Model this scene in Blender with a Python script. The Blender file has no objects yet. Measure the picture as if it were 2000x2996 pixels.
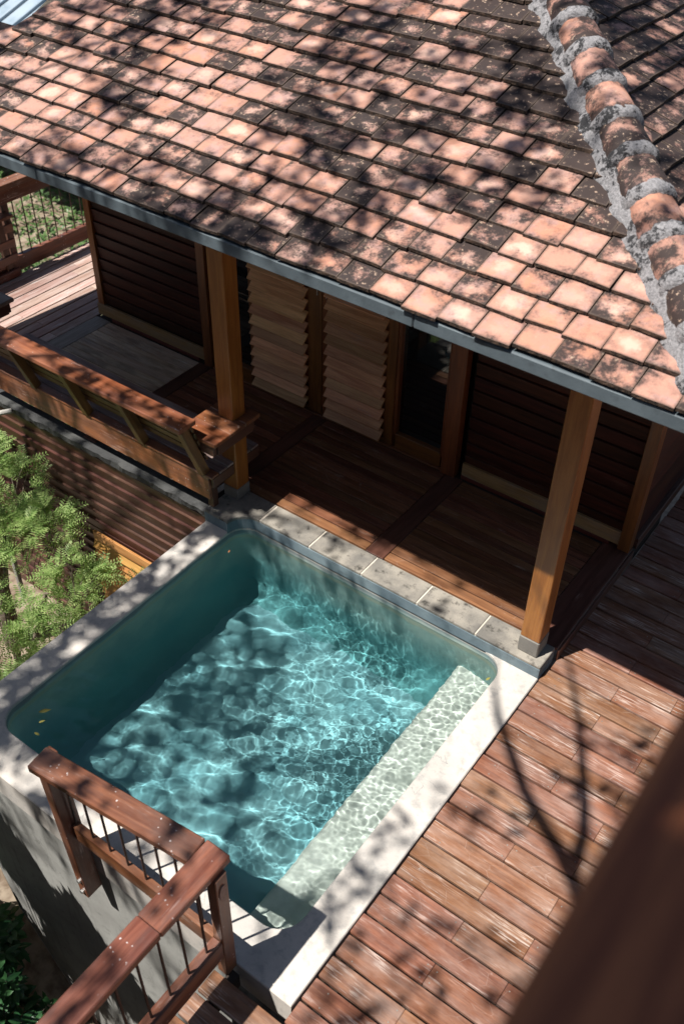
import bpy, math, random
from mathutils import Vector, Matrix, noise
random.seed(7)
sc = bpy.context.scene
COL = sc.collection

# ---------------------------------------------------------------- camera
cam = bpy.data.objects.new('camera', bpy.data.cameras.new('camera'))
COL.objects.link(cam); sc.camera = cam
cam.data.sensor_fit = 'VERTICAL'; cam.data.sensor_height = 36.0; cam.data.lens = 34.48
cam.data.clip_start = 0.05; cam.data.clip_end = 400
CAMPOS = Vector((0, 0, 6.0))
YAW, PITCH, ROLL = math.radians(35.461), math.radians(41.104), math.radians(1.37)
_f = Vector((-math.sin(YAW)*math.cos(PITCH), math.cos(YAW)*math.cos(PITCH), -math.sin(PITCH)))
_r = Vector((math.cos(YAW), math.sin(YAW), 0)); _u = _r.cross(_f)
CR = math.cos(ROLL)*_r + math.sin(ROLL)*_u; CU = -math.sin(ROLL)*_r + math.cos(ROLL)*_u; CF = _f
_m = Matrix((CR, CU, -CF)).transposed().to_4x4(); _m.translation = CAMPOS
cam.matrix_world = _m
cam.data.dof.use_dof = True; cam.data.dof.focus_distance = 7.6; cam.data.dof.aperture_fstop = 1.8

# ---------------------------------------------------------------- light
SUN_SLOPE = Vector((-0.233, -0.442, 1.0))          # towards the sun
SUN = SUN_SLOPE.normalized()
world = bpy.data.worlds.new('World'); sc.world = world; world.use_nodes = True
nt = world.node_tree
sky = nt.nodes.new('ShaderNodeTexSky'); sky.sky_type = 'NISHITA'; sky.sun_disc = False
sky.sun_elevation = math.asin(SUN.z); sky.sun_rotation = math.atan2(SUN.x, SUN.y)
nt.links.new(sky.outputs[0], nt.nodes['Background'].inputs[0])
nt.nodes['Background'].inputs[1].default_value = 0.05
sl = bpy.data.lights.new('sun', 'SUN'); sl.energy = 4.7; sl.angle = math.radians(0.53); sl.color = (1.0, 0.965, 0.91)
so = bpy.data.objects.new('sun', sl); COL.objects.link(so)
so.rotation_euler = SUN.to_track_quat('Z', 'Y').to_euler(); so.location = (0, 0, 20)
sl.cycles.is_caustics_light = True
sc.view_settings.view_transform = 'Standard'; sc.view_settings.look = 'None'
sc.view_settings.exposure = 0.80; sc.view_settings.gamma = 1.0
sc.cycles.use_denoising = True
sc.cycles.max_bounces = 10; sc.cycles.transmission_bounces = 8; sc.cycles.diffuse_bounces = 4
sc.cycles.sample_clamp_indirect = 6.0

# ---------------------------------------------------------------- helpers
WM = {}
def link(name, data, parent=None, M=None):
    o = bpy.data.objects.new(name, data); COL.objects.link(o)
    M = M or Matrix.Identity(4)
    WM[o] = M
    if parent is not None:
        o.parent = parent; o.matrix_basis = WM[parent].inverted() @ M
    else:
        o.matrix_basis = M
    return o
def tag(o, label=None, cat=None, group=None, kind=None):
    if label: o['label'] = label
    if cat: o['category'] = cat
    if group: o['group'] = group
    if kind: o['kind'] = kind
    return o
def empty(name, loc, label, cat, group=None):
    o = link(name, None, None, Matrix.Translation(Vector(loc))); return tag(o, label, cat, group)
def mesh(name, vs, fs, mat=None, smooth=False):
    me = bpy.data.meshes.new(name); me.from_pydata([tuple(v) for v in vs], [], fs); me.update()
    if mat: me.materials.append(mat)
    if smooth: me.shade_smooth()
    return me
class MB:
    def __init__(s): s.v = []; s.f = []; s.c = []
    def add(s, vs, fs):
        n = len(s.v); s.v += [tuple(v) for v in vs]; s.f += [tuple(i+n for i in f) for f in fs]
    def box(s, x0, x1, y0, y1, z0, z1):
        s.add([(x, y, z) for x in (x0, x1) for y in (y0, y1) for z in (z0, z1)],
              [(0,1,3,2),(4,6,7,5),(0,4,5,1),(2,3,7,6),(0,2,6,4),(1,5,7,3)])
    def tube(s, p0, p1, r0, r1, n=8, cap=True):
        p0, p1 = Vector(p0), Vector(p1); d = (p1-p0).normalized()
        a = d.orthogonal().normalized(); b = d.cross(a)
        vs = []
        for p, r in ((p0, r0), (p1, r1)):
            for i in range(n):
                t = 2*math.pi*i/n; vs.append(p + a*math.cos(t)*r + b*math.sin(t)*r)
        fs = [(i, (i+1) % n, n+(i+1) % n, n+i) for i in range(n)]
        if cap: fs += [tuple(range(n))[::-1], tuple(range(n, 2*n))]
        s.add(vs, fs)
    def path(s, pts, rs, n=8):
        pts = [Vector(p) for p in pts]; rings = []
        a = None
        for k, p in enumerate(pts):
            d = (pts[min(k+1, len(pts)-1)] - pts[max(k-1, 0)]).normalized()
            if a is None: a = d.orthogonal().normalized()
            a = (a - d*a.dot(d)).normalized(); b = d.cross(a)
            rings.append([p + a*math.cos(2*math.pi*i/n)*rs[k] + b*math.sin(2*math.pi*i/n)*rs[k] for i in range(n)])
        vs = [v for r in rings for v in r]; fs = []
        for k in range(len(pts)-1):
            for i in range(n): fs.append((k*n+i, k*n+(i+1) % n, (k+1)*n+(i+1) % n, (k+1)*n+i))
        fs += [tuple(range(n))[::-1], tuple(range((len(pts)-1)*n, len(pts)*n))]
        s.add(vs, fs)
    def obj(s, name, mat, parent=None, M=None, smooth=False):
        return link(name, mesh(name, s.v, s.f, mat, smooth), parent, M)
def cbox(L, W, H, ch):
    hx, hy, hz = L/2, W/2, H/2; vs = []; fs = []; idx = {}
    for sx in (-1, 1):
        for sy in (-1, 1):
            for sz in (-1, 1):
                for ax in range(3):
                    p = [sx*hx, sy*hy, sz*hz]
                    for k in range(3):
                        if k != ax: p[k] -= (sx, sy, sz)[k]*ch
                    idx[(sx, sy, sz, ax)] = len(vs); vs.append(tuple(p))
    S = (-1, 1)
    for ax in range(3):
        o = [k for k in range(3) if k != ax]
        for s in S:
            q = []
            for (a, b) in ((-1,-1),(1,-1),(1,1),(-1,1)):
                k = [0,0,0]; k[ax] = s; k[o[0]] = a; k[o[1]] = b; q.append(idx[(k[0],k[1],k[2],ax)])
            fs.append(tuple(q) if (s == 1) == (ax != 1) else tuple(q[::-1]))
    for ax in range(3):
        o = [k for k in range(3) if k != ax]
        for a in S:
            for b in S:
                k0 = [0,0,0]; k0[ax] = -1; k0[o[0]] = a; k0[o[1]] = b
                k1 = list(k0); k1[ax] = 1
                q = (idx[(*k0, o[0])], idx[(*k1, o[0])], idx[(*k1, o[1])], idx[(*k0, o[1])])
                flip = (a*b > 0) == (ax != 1)
                fs.append(q if not flip else q[::-1])
    for sx in S:
        for sy in S:
            for sz in S:
                q = tuple(idx[(sx, sy, sz, a)] for a in range(3))
                fs.append(q if sx*sy*sz > 0 else q[::-1])
    return vs, fs
_cache = {}
def beam(name, p0, p1, w, h, mat, parent, up=(0, 0, 1), ch=0.004, roll=0.0, cache=True):
    """a board: local X runs p0 -> p1, w across, h along 'up'"""
    p0, p1 = Vector(p0), Vector(p1); d = p1-p0; L = d.length; X = d.normalized()
    Y = Vector(up).cross(X).normalized(); Z = X.cross(Y)
    M = Matrix((X, Y, Z)).transposed().to_4x4(); M.translation = (p0+p1)/2
    if roll: M = M @ Matrix.Rotation(roll, 4, 'X')
    key = (round(L, 3), round(w, 4), round(h, 4), mat.name, round(ch, 4))
    me = _cache.get(key)
    if me is None:
        vs, fs = cbox(L, w, h, min(ch, w*.3, h*.3)); me = mesh(name, vs, fs, mat); _cache[key] = me
    return link(name, me, parent, M)
def jit(a): return random.uniform(-a, a)

# ---------------------------------------------------------------- materials
class NT:
    def __init__(s, name):
        s.m = bpy.data.materials.new(name); s.m.use_nodes = True; s.t = s.m.node_tree
        s.b = s.t.nodes['Principled BSDF']; s.out = s.t.nodes['Material Output']
    def n(s, typ, **k):
        nd = s.t.nodes.new(typ)
        for a, v in k.items(): setattr(nd, a, v)
        return nd
    def l(s, a, b): s.t.links.new(a, b)
    def inp(s, sock, v):
        if isinstance(v, bpy.types.NodeSocket): s.l(v, sock)
        elif v is not None: sock.default_value = v
    def math(s, op, a, b=None, c=None, clamp=False):
        nd = s.n('ShaderNodeMath', operation=op, use_clamp=clamp)
        for i, v in enumerate((a, b, c)): s.inp(nd.inputs[i], v)
        return nd.outputs[0]
    def vmath(s, op, a, b=None):
        nd = s.n('ShaderNodeVectorMath', operation=op); s.inp(nd.inputs[0], a)
        if b is not None: s.inp(nd.inputs[1], b)
        return nd.outputs[0]
    def noise(s, vec, scale=5, detail=4, rough=.55, dist=0.0):
        nd = s.n('ShaderNodeTexNoise'); s.l(vec, nd.inputs['Vector'])
        nd.inputs['Scale'].default_value = scale; nd.inputs['Detail'].default_value = detail
        nd.inputs['Roughness'].default_value = rough; nd.inputs['Distortion'].default_value = dist
        return nd.outputs['Fac']
    def scale(s, vec, v):
        return s.vmath('MULTIPLY', vec, v)
    def ramp(s, fac, a, b, lo=0.0, hi=1.0):
        nd = s.n('ShaderNodeMapRange', interpolation_type='SMOOTHSTEP'); s.inp(nd.inputs[0], fac)
        nd.inputs[1].default_value = a; nd.inputs[2].default_value = b
        nd.inputs[3].default_value = lo; nd.inputs[4].default_value = hi
        return nd.outputs[0]
    def mix(s, fac, a, b, blend='MIX'):
        nd = s.n('ShaderNodeMix', data_type='RGBA', blend_type=blend)
        s.inp(nd.inputs[0], fac); s.inp(nd.inputs[6], a if isinstance(a, bpy.types.NodeSocket) else (*a, 1)[:4])
        s.inp(nd.inputs[7], b if isinstance(b, bpy.types.NodeSocket) else (*b, 1)[:4])
        return nd.outputs[2]
    def bump(s, h, strength=.3, dist=.01, normal=None):
        nd = s.n('ShaderNodeBump'); s.l(h, nd.inputs['Height'])
        nd.inputs['Strength'].default_value = strength; nd.inputs['Distance'].default_value = dist
        if normal is not None: s.l(normal, nd.inputs['Normal'])
        s.l(nd.outputs[0], s.b.inputs['Normal']); return nd.outputs[0]
    def set(s, col=None, rough=None, spec=None, **k):
        if col is not None: s.inp(s.b.inputs['Base Color'], col if isinstance(col, bpy.types.NodeSocket) else (*col, 1)[:4])
        if rough is not None: s.inp(s.b.inputs['Roughness'], rough)
        if spec is not None: s.b.inputs['Specular IOR Level'].default_value = spec
        return s.m

def wood(name, c1, c2, worn=(.55, .45, .38), wear=.0, rough=.5, var=.25, stain=0.0, spec=.5, scratch=0.0, grain=1.0, patch=None, patchamt=0.0, spots=0.0):
    k = NT(name); tc = k.n('ShaderNodeTexCoord').outputs['Object']; oi = k.n('ShaderNodeObjectInfo')
    rnd = oi.outputs['Random']
    off = k.n('ShaderNodeCombineXYZ')
    k.l(k.math('MULTIPLY', rnd, 71.0), off.inputs[0]); k.l(k.math('MULTIPLY', rnd, 33.0), off.inputs[1]); k.l(k.math('MULTIPLY', rnd, 57.0), off.inputs[2])
    v = k.vmath('ADD', tc, off.outputs[0])
    g1 = k.noise(k.scale(v, (1.6, 22, 22)), 1.0, 5, .6, .6)
    g2 = k.noise(k.scale(v, (.9, 3.5, 3.5)), 1.0, 3, .5)
    g3 = k.noise(k.scale(v, (7, 130, 130)), 1.0, 4, .7)
    col = k.mix(k.ramp(g1, .32, .68), c1, c2)
    col = k.mix(k.ramp(g2, .38, .75, 0, .5), col, k.mix(1.0, col, (.62, .55, .5), 'MULTIPLY'))
    if patch is not None:
        col = k.mix(k.math('MULTIPLY', k.ramp(k.noise(k.scale(v, (2.2, 7, 7)), 1.0, 4, .6), .45, .65), patchamt), col, patch)
    col = k.mix(k.math('MULTIPLY', k.ramp(g3, .42, .62), .35*grain), col, k.mix(1.0, col, (.5, .45, .42), 'MULTIPLY'))
    if wear > 0:
        pm = k.ramp(k.noise(k.scale(v, (2.0, 6, 6)), 1.0, 4, .6), .62-.25*wear, .80)
        st = k.ramp(k.noise(k.scale(v, (5, 75, 75)), 1.0, 3, .6), .50, .60)
        haze = k.ramp(k.noise(k.scale(v, (1.5, 4, 4)), 1.0, 5, .7), .35, .85, 0, .55*wear)
        col = k.mix(haze, col, worn)
        col = k.mix(k.math('MULTIPLY', pm, st), col, worn)
    if scratch > 0:
        w = k.n('ShaderNodeTexNoise'); k.l(k.vmath('ADD', k.scale(v, (6, 6, 6)), k.scale(v, (0, 0, 0))), w.inputs['Vector'])
        vo = k.n('ShaderNodeTexVoronoi', feature='DISTANCE_TO_EDGE'); k.l(k.scale(v, (3.5, 9, 9)), vo.inputs['Vector']); vo.inputs['Scale'].default_value = 1.2
        s1 = k.ramp(vo.outputs['Distance'], .0, .012, 1, 0)
        m = k.ramp(k.noise(v, 5, 2), .5, .62)
        col = k.mix(k.math('MULTIPLY', k.math('MULTIPLY', s1, m), scratch), col, (.62, .52, .46))
    if spots > 0:
        vo2 = k.n('ShaderNodeTexVoronoi'); k.l(k.vmath('ADD', v, k.scale(k.n('ShaderNodeTexCoord').outputs['Object'], (0, 0, 0))), vo2.inputs['Vector']); vo2.inputs['Scale'].default_value = 26
        sp = k.math('ADD', vo2.outputs['Distance'], k.math('MULTIPLY', k.math('SUBTRACT', k.noise(v, 90, 3), .5), .35))
        keep = k.ramp(k.noise(v, 4.5, 3), .50, .62)
        col = k.mix(k.math('MULTIPLY', k.math('MULTIPLY', k.ramp(sp, .10, .17, 1, 0), keep), spots), col, (.66, .62, .60))
    br = k.math('ADD', k.math('MULTIPLY', k.math('FRACT', k.math('MULTIPLY', rnd, 7.31)), 2*var), 1.0-var)
    hs = k.n('ShaderNodeHueSaturation'); k.l(col, hs.inputs['Color']); k.l(br, hs.inputs['Value'])
    k.l(k.math('ADD', k.math('MULTIPLY', rnd, .02), .49), hs.inputs['Hue'])
    k.bump(k.math('ADD', g3, g1), .25, .003)
    return k.set(hs.outputs[0], k.math('ADD', k.math('MULTIPLY', g1, .25), rough-.12), spec)

M = {}
M['pool_deck'] = wood('weathered red deck boards', (.145, .054, .028), (.255, .108, .056), (.58, .47, .41), .65, .55, .12, scratch=.18, spec=.25)
M['veranda'] = wood('brown veranda boards', (.13, .048, .024), (.25, .105, .052), (.36, .25, .19), .25, .55, .25, scratch=.2, spec=.2)
M['veranda_grey'] = wood('silvered veranda boards', (.52, .36, .24), (.76, .60, .44), (.70, .62, .54), .6, .7, .18, patch=(.17, .12, .095), patchamt=.6)
M['side_deck'] = wood('pinkish side deck boards', (.30, .17, .13), (.46, .31, .26), (.55, .50, .47), .8, .7, .22)
M['strip'] = wood('dark border boards', (.075, .028, .018), (.135, .055, .036), (.3, .2, .16), .15, .45, .15)
M['strip_grey'] = wood('grey border boards', (.20, .165, .14), (.32, .28, .25), (.42, .39, .36), .5, .7, .1)
M['post'] = wood('golden varnished posts', (.27, .085, .018), (.40, .145, .034), (.4, .2, .1), 0, .38, .08, grain=.6)
M['frame'] = wood('varnished door frames', (.15, .048, .013), (.25, .085, .022), (.4, .2, .1), 0, .4, .1, grain=.7)
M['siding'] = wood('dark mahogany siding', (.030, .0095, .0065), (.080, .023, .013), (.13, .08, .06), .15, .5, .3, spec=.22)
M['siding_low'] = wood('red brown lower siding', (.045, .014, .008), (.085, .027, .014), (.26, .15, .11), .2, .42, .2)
M['amber'] = wood('amber louvre slats', (.42, .19, .055), (.58, .30, .10), (.5, .3, .15), .2, .5, .12)
M['louvre'] = wood('pale louvre slats', (.56, .24, .095), (.80, .43, .20), (.5, .3, .2), .1, .48, .28, grain=.7)
M['rail'] = wood('red brown rail timber', (.125, .038, .018), (.225, .080, .038), (.48, .35, .30), .3, .38, .1, grain=.6, patch=(.09, .045, .035), patchamt=.7, spots=.8)
M['bench'] = wood('oiled bench timber', (.18, .058, .023), (.30, .112, .046), (.50, .36, .31), .3, .36, .12, grain=.6, patch=(.10, .045, .035), patchamt=.5, spots=.6)
M['bench_back'] = wood('olive brown bench slats', (.13, .065, .022), (.22, .115, .035), (.3, .2, .1), .1, .45, .15)
M['bench_grey'] = wood('greyed bench seat boards', (.20, .12, .10), (.34, .24, .21), (.5, .46, .43), .7, .55, .15)
M['base'] = wood('yellowish skirting', (.30, .17, .055), (.42, .26, .10), (.35, .27, .18), .4, .55, .1, patch=(.26, .20, .15), patchamt=.5)
M['redstrip'] = wood('dark red painted strip', (.10, .014, .011), (.15, .022, .017), (.2, .1, .08), .1, .5, .05)
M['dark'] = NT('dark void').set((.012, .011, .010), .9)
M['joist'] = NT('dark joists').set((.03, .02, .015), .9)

def concrete(name, c1, c2, dark=(.12, .12, .12), stain=.4, speck=.3, rough=.85, bump=.3, sc_=1.0, crack=False):
    k = NT(name); p = k.n('ShaderNodeNewGeometry').outputs['Position']
    a = k.noise(p, 2.2*sc_, 6, .6); b = k.noise(p, 9*sc_, 6, .65); c = k.noise(p, 120, 3, .7); d = k.noise(p, 42, 4, .7)
    col = k.mix(k.ramp(a, .35, .65), c1, c2)
    col = k.mix(k.math('MULTIPLY', k.ramp(b, .52, .72), stain), col, dark)
    col = k.mix(k.math('MULTIPLY', k.ramp(c, .55, .7), speck), col, dark)
    if crack:
        vo = k.n('ShaderNodeTexVoronoi', feature='DISTANCE_TO_EDGE'); vo.inputs['Scale'].default_value = 1.3
        wv = k.n('ShaderNodeTexNoise'); k.l(p, wv.inputs['Vector']); wv.inputs['Scale'].default_value = 5; wv.inputs['Detail'].default_value = 6
        k.l(k.vmath('ADD', p, k.scale(wv.outputs['Color'], (.5, .5, .5))), vo.inputs['Vector'])
        cr = k.math('MULTIPLY', k.ramp(vo.outputs['Distance'], 0, .006, 1, 0), k.ramp(a, .48, .56))
        col = k.mix(k.math('MULTIPLY', cr, .75), col, dark)
        drip = k.noise(k.scale(p, (14, 14, 1.1)), 1.0, 4, .6)
        col = k.mix(k.math('MULTIPLY', k.ramp(drip, .52, .70), .35), col, dark)
    k.bump(k.math('ADD', k.math('MULTIPLY', c, .4), d), bump, .006)
    return k.set(col, rough, .3)
M['coping'] = concrete('pale cement coping', (.56, .51, .455), (.44, .41, .375), (.22, .22, .215), .50, .3, crack=True)
M['slab'] = concrete('mottled grey stone slabs', (.31, .28, .235), (.15, .14, .125), (.035, .032, .028), .95, .5, sc_=1.15)
M['bluecement'] = concrete('blue grey pool rim', (.20, .25, .27), (.12, .16, .185), (.06, .08, .09), .5, .3)
M['darkstone'] = concrete('dark wet stone', (.16, .15, .14), (.10, .10, .10), (.04, .04, .04), .6, .3)
M['joint'] = concrete('pale mortar joints', (.62, .55, .46), (.5, .45, .38), (.3, .27, .25), .3, .2)
M['wall'] = concrete('grey rendered pool wall', (.36, .355, .33), (.29, .285, .265), (.14, .14, .13), .45, .2, crack=True)
M['ledge'] = concrete('rough grey cement ledge', (.075, .075, .072), (.045, .045, .045), (.02, .02, .02), .6, .5, bump=.9)
M['plinth'] = concrete('grey post plinths', (.26, .24, .21), (.17, .16, .145), (.07, .065, .06), .6, .3)
M['mortar'] = concrete('lumpy ridge mortar', (.36, .34, .345), (.22, .215, .22), (.030, .030, .033), .95, .85, bump=1.0, sc_=1.6)
def mortar_mat():
    k = NT('black flecked ridge mortar'); p = k.n('ShaderNodeNewGeometry').outputs['Position']
    n1 = k.noise(p, 26, 6, .75); n2 = k.noise(p, 5, 4, .6); n3 = k.noise(p, 70, 4, .7)
    col = k.mix(k.ramp(n3, .35, .65), (.33, .315, .32), (.20, .195, .20))
    v = k.math('ADD', n1, k.math('MULTIPLY', k.math('SUBTRACT', n2, .5), .9))
    col = k.mix(k.ramp(v, .50, .60, 0, .92), col, (.022, .022, .024))
    k.bump(k.math('ADD', n1, n3), 1.0, .012)
    return k.set(col, .95, .2)
M['mortar'] = mortar_mat()
M['gutter'] = concrete('blue grey gutter board', (.105, .130, .145), (.07, .088, .10), (.04, .045, .05), .6, .3, rough=.6, bump=.15)

# pool interior: pale cement at the rim, blue-green water tint painted on lower down, algae near the water line
def basin_mat(name='shaded water tinted pool wall', deep=(.115, .285, .29), alt=(.08, .235, .25)):
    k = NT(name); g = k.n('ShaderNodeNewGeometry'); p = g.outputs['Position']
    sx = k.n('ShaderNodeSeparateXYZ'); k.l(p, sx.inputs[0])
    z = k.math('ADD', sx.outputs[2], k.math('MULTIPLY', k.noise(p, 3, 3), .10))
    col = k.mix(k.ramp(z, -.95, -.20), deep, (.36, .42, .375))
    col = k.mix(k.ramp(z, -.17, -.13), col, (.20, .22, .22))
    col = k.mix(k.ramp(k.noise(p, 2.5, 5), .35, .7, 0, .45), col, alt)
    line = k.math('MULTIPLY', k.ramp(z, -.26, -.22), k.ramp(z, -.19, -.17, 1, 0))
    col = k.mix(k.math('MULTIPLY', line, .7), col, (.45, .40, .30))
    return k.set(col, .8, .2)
M['basin'] = basin_mat(); M['basin_floor'] = basin_mat('water tinted pool floor', (.225, .405, .425), (.11, .29, .33))  # walls coloured darker than the floor to stand in for their shade
def step_mat():
    k = NT('sandy underwater step'); p = k.n('ShaderNodeNewGeometry').outputs['Position']
    col = k.mix(k.ramp(k.noise(p, 6, 5), .35, .65), (.66, .60, .53), (.52, .48, .42))
    return k.set(col, .8, .2)
M['step'] = step_mat()
def water_mat():
    k = NT('clear pool water'); k.t.nodes.remove(k.b)
    g = k.n('ShaderNodeBsdfGlass'); g.inputs['Color'].default_value = (.87, .975, .985, 1); g.inputs['IOR'].default_value = 1.333; g.inputs['Roughness'].default_value = 0.0
    k.l(g.outputs[0], k.out.inputs[0]); return k.m
M['water'] = water_mat()

def tile_group():
    g = bpy.data.node_groups.new('tile colour', 'ShaderNodeTree')
    g.interface.new_socket('Data', in_out='INPUT', socket_type='NodeSocketColor')
    g.interface.new_socket('Color', in_out='OUTPUT', socket_type='NodeSocketColor')
    g.interface.new_socket('Height', in_out='OUTPUT', socket_type='NodeSocketFloat')
    class G(NT):
        def __init__(s): s.t = g
    k = G(); gi = k.n('NodeGroupInput'); go = k.n('NodeGroupOutput')
    sep = k.n('ShaderNodeSeparateColor'); k.l(gi.outputs[0], sep.inputs[0]); st, hu, br = sep.outputs
    p = k.n('ShaderNodeNewGeometry').outputs['Position']; uv = k.n('ShaderNodeTexCoord').outputs['UV']
    off = k.n('ShaderNodeCombineXYZ'); k.l(k.math('MULTIPLY', st, 3.0), off.inputs[0]); k.l(k.math('MULTIPLY', br, 5.0), off.inputs[1])
    q = k.vmath('ADD', p, off.outputs[0])
    base = k.mix(hu, (.46, .205, .125), (.42, .245, .195))
    base = k.mix(k.ramp(k.noise(q, 6, 4), .35, .7, 0, .8), base, (.41, .215, .165))
    base = k.mix(k.ramp(k.noise(q, 60, 3, .7), .5, .7, 0, .3), base, (.33, .17, .12))
    c = k.vmath('SUBTRACT', uv, (.5, .5, 0)); c = k.scale(c, (1.0, 1.15, 0))
    ln = k.n('ShaderNodeVectorMath', operation='LENGTH'); k.l(c, ln.inputs[0])
    wob = k.math('SUBTRACT', k.noise(q, 8, 6, .6), .5)
    r = k.math('ADD', ln.outputs['Value'], k.math('MULTIPLY', wob, 1.5))
    pale = k.math('MULTIPLY', k.ramp(r, .12, .50, 1, 0), k.ramp(br, .2, .9, 0, .75))
    base = k.mix(pale, base, (.64, .42, .33))
    base = k.mix(k.math('MULTIPLY', k.ramp(k.noise(q, 7.7, 5, .6), .48, .66), .55), base, (.35, .235, .225))
    n1 = k.noise(q, 8.5, 8, .66); n2 = k.noise(p, 3.2, 5, .6); n3 = k.noise(p, 75, 4, .75)
    lv = k.math('ADD', k.math('ADD', k.math('MULTIPLY', n1, .80), k.math('MULTIPLY', n2, .30)), k.math('MULTIPLY', n3, .20))
    lv = k.math('ADD', lv, k.math('MULTIPLY', st, .42)); lv = k.math('ADD', lv, k.math('MULTIPLY', ln.outputs['Value'], .20))
    m = k.ramp(lv, .92, 1.04, 0, .90)
    soft = k.ramp(lv, .80, 1.0, 0, .62)
    col = k.mix(soft, base, (.13, .075, .065))
    col = k.mix(m, col, (.014, .0125, .0125))
    tan = k.ramp(k.noise(q, 28, 5, .7), .58, .66)
    col = k.mix(k.math('MULTIPLY', tan, k.ramp(st, .3, .9, .15, .75)), col, (.52, .37, .27))
    # dirt along the borders of each tile
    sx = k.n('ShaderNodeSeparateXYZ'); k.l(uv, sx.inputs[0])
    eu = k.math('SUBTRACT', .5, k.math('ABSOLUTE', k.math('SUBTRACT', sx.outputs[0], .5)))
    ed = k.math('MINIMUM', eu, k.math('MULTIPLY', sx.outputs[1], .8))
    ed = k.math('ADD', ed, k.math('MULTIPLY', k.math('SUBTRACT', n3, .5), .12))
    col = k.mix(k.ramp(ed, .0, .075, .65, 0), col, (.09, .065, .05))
    # bottom lip has its own material: moss plus painted gap shade
    k.l(col, go.inputs[0]); k.l(k.math('ADD', n1, n3), go.inputs[1])
    return g
TG = tile_group()
def tile_mat(name, merged):
    k = NT(name); g = k.n('ShaderNodeGroup'); g.node_tree = TG
    if merged: a = k.n('ShaderNodeVertexColor'); a.layer_name = 'tile'; k.l(a.outputs[0], g.inputs[0])
    else: k.l(k.n('ShaderNodeObjectInfo').outputs['Color'], g.inputs[0])
    k.bump(g.outputs[1], .25, .006)
    return k.set(g.outputs[0], .72, .3)
M['tile'] = tile_mat('clay roof tile', False); M['tile_far'] = tile_mat('clay roof tile further up', True)
def simple(name, c1, c2, sc_=8, rough=.8, bump=.3, spec=.4):
    k = NT(name); p = k.n('ShaderNodeNewGeometry').outputs['Position']
    n = k.noise(p, sc_, 6, .6); k.bump(n, bump, .01)
    return k.set(k.mix(k.ramp(n, .35, .65), c1, c2), rough, spec)
M['tiledirt'] = simple('mossy dirt between tiles', (.030, .026, .020), (.10, .085, .065), 60, .95, 1.0)
M['tilelip'] = simple('tile edges with moss and gap shade', (.014, .010, .008), (.085, .052, .035), 45, .95, 1.0)  # moss colour taken near black to stand in for shade between rows
M['steel'] = simple('rusty rebar', (.035, .025, .022), (.10, .055, .04), 60, .55, .2)
M['chrome'] = NT('lock metal').set((.5, .5, .48), .3); M['chrome'].node_tree.nodes['Principled BSDF'].inputs['Metallic'].default_value = .9
M['glass'] = NT('dark window glass').set((.008, .009, .010), .03, .9)
M['ground'] = simple('garden soil', (.13, .09, .06), (.30, .24, .18), 5, .95, 1.0)
M['bark'] = simple('grey brown bark', (.10, .075, .055), (.24, .19, .15), 25, .9, .8)
M['bamboo'] = simple('weathered pale pole', (.42, .40, .36), (.28, .26, .23), 14, .7, .3)
M['block'] = simple('pale stone block', (.55, .49, .45), (.36, .32, .30), 9, .85, .6)
M['rooftin'] = simple('pale blue grey roof sheet', (.30, .36, .41), (.20, .26, .31), 1.6, .5, .1)
def leaf_mat(name, c1, c2, trans=.35, rough=.45):
    k = NT(name); p = k.n('ShaderNodeNewGeometry'); 
    n = k.noise(p.outputs['Position'], 16, 3); r = p.outputs['Random Per Island']
    col = k.mix(r, c1, c2); col = k.mix(k.ramp(n, .35, .7, 0, .5), col, c1)
    k.set(col, rough, .4)
    t = k.n('ShaderNodeBsdfTranslucent'); k.l(col, t.inputs[0])
    mx = k.n('ShaderNodeMixShader'); mx.inputs[0].default_value = trans
    k.l(k.b.outputs[0], mx.inputs[1]); k.l(t.outputs[0], mx.inputs[2]); k.l(mx.outputs[0], k.out.inputs[0])
    return k.m
M['mimosa'] = leaf_mat('feathery leaves', (.20, .34, .09), (.55, .66, .27), .5)
M['glossy'] = leaf_mat('dark glossy leaves', (.020, .075, .028), (.055, .15, .05), .2, .3)
M['lawn'] = leaf_mat('lawn leaves', (.05, .12, .03), (.16, .25, .08), .3)
M['crown'] = leaf_mat('tree leaves', (.04, .10, .025), (.08, .16, .04), .2)
M['yellowleaf'] = NT('fallen yellow leaf').set((.22, .20, .04), .6)
M['brownleaf'] = NT('fallen brown leaf').set((.22, .09, .03), .6)

# ================================================================ terrain
def terrain_z(x, y):
    z = -3.25 + .10*noise.noise(Vector((x*.7, y*.7, 0))) + .05*noise.noise(Vector((x*2.7, y*2.7, 4)))
    if x > -5.3: z -= min(1.0, (x+5.3)*1.1)
    if x < -11: z += min(1.6, (-11-x)*.10)
    return z
vs, fs = [], []
xs = [-160, -90, -50, -34, -26, -22] + [-20+.4*i for i in range(48)] + [0, 4, 10, 30, 80, 160]
ys = [-160, -80, -30, -10, -4] + [-2+.4*i for i in range(45)] + [17, 20, 25, 35, 60, 100, 160]
for y in ys:
    for x in xs: vs.append((x, y, terrain_z(x, y)))
nx = len(xs)
for j in range(len(ys)-1):
    for i in range(nx-1): a = j*nx+i; fs.append((a, a+1, a+nx+1, a+nx))
tag(link('ground', mesh('ground', vs, fs, M['ground'], True)), 'brown garden soil below the decks and pool', kind='structure')

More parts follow.
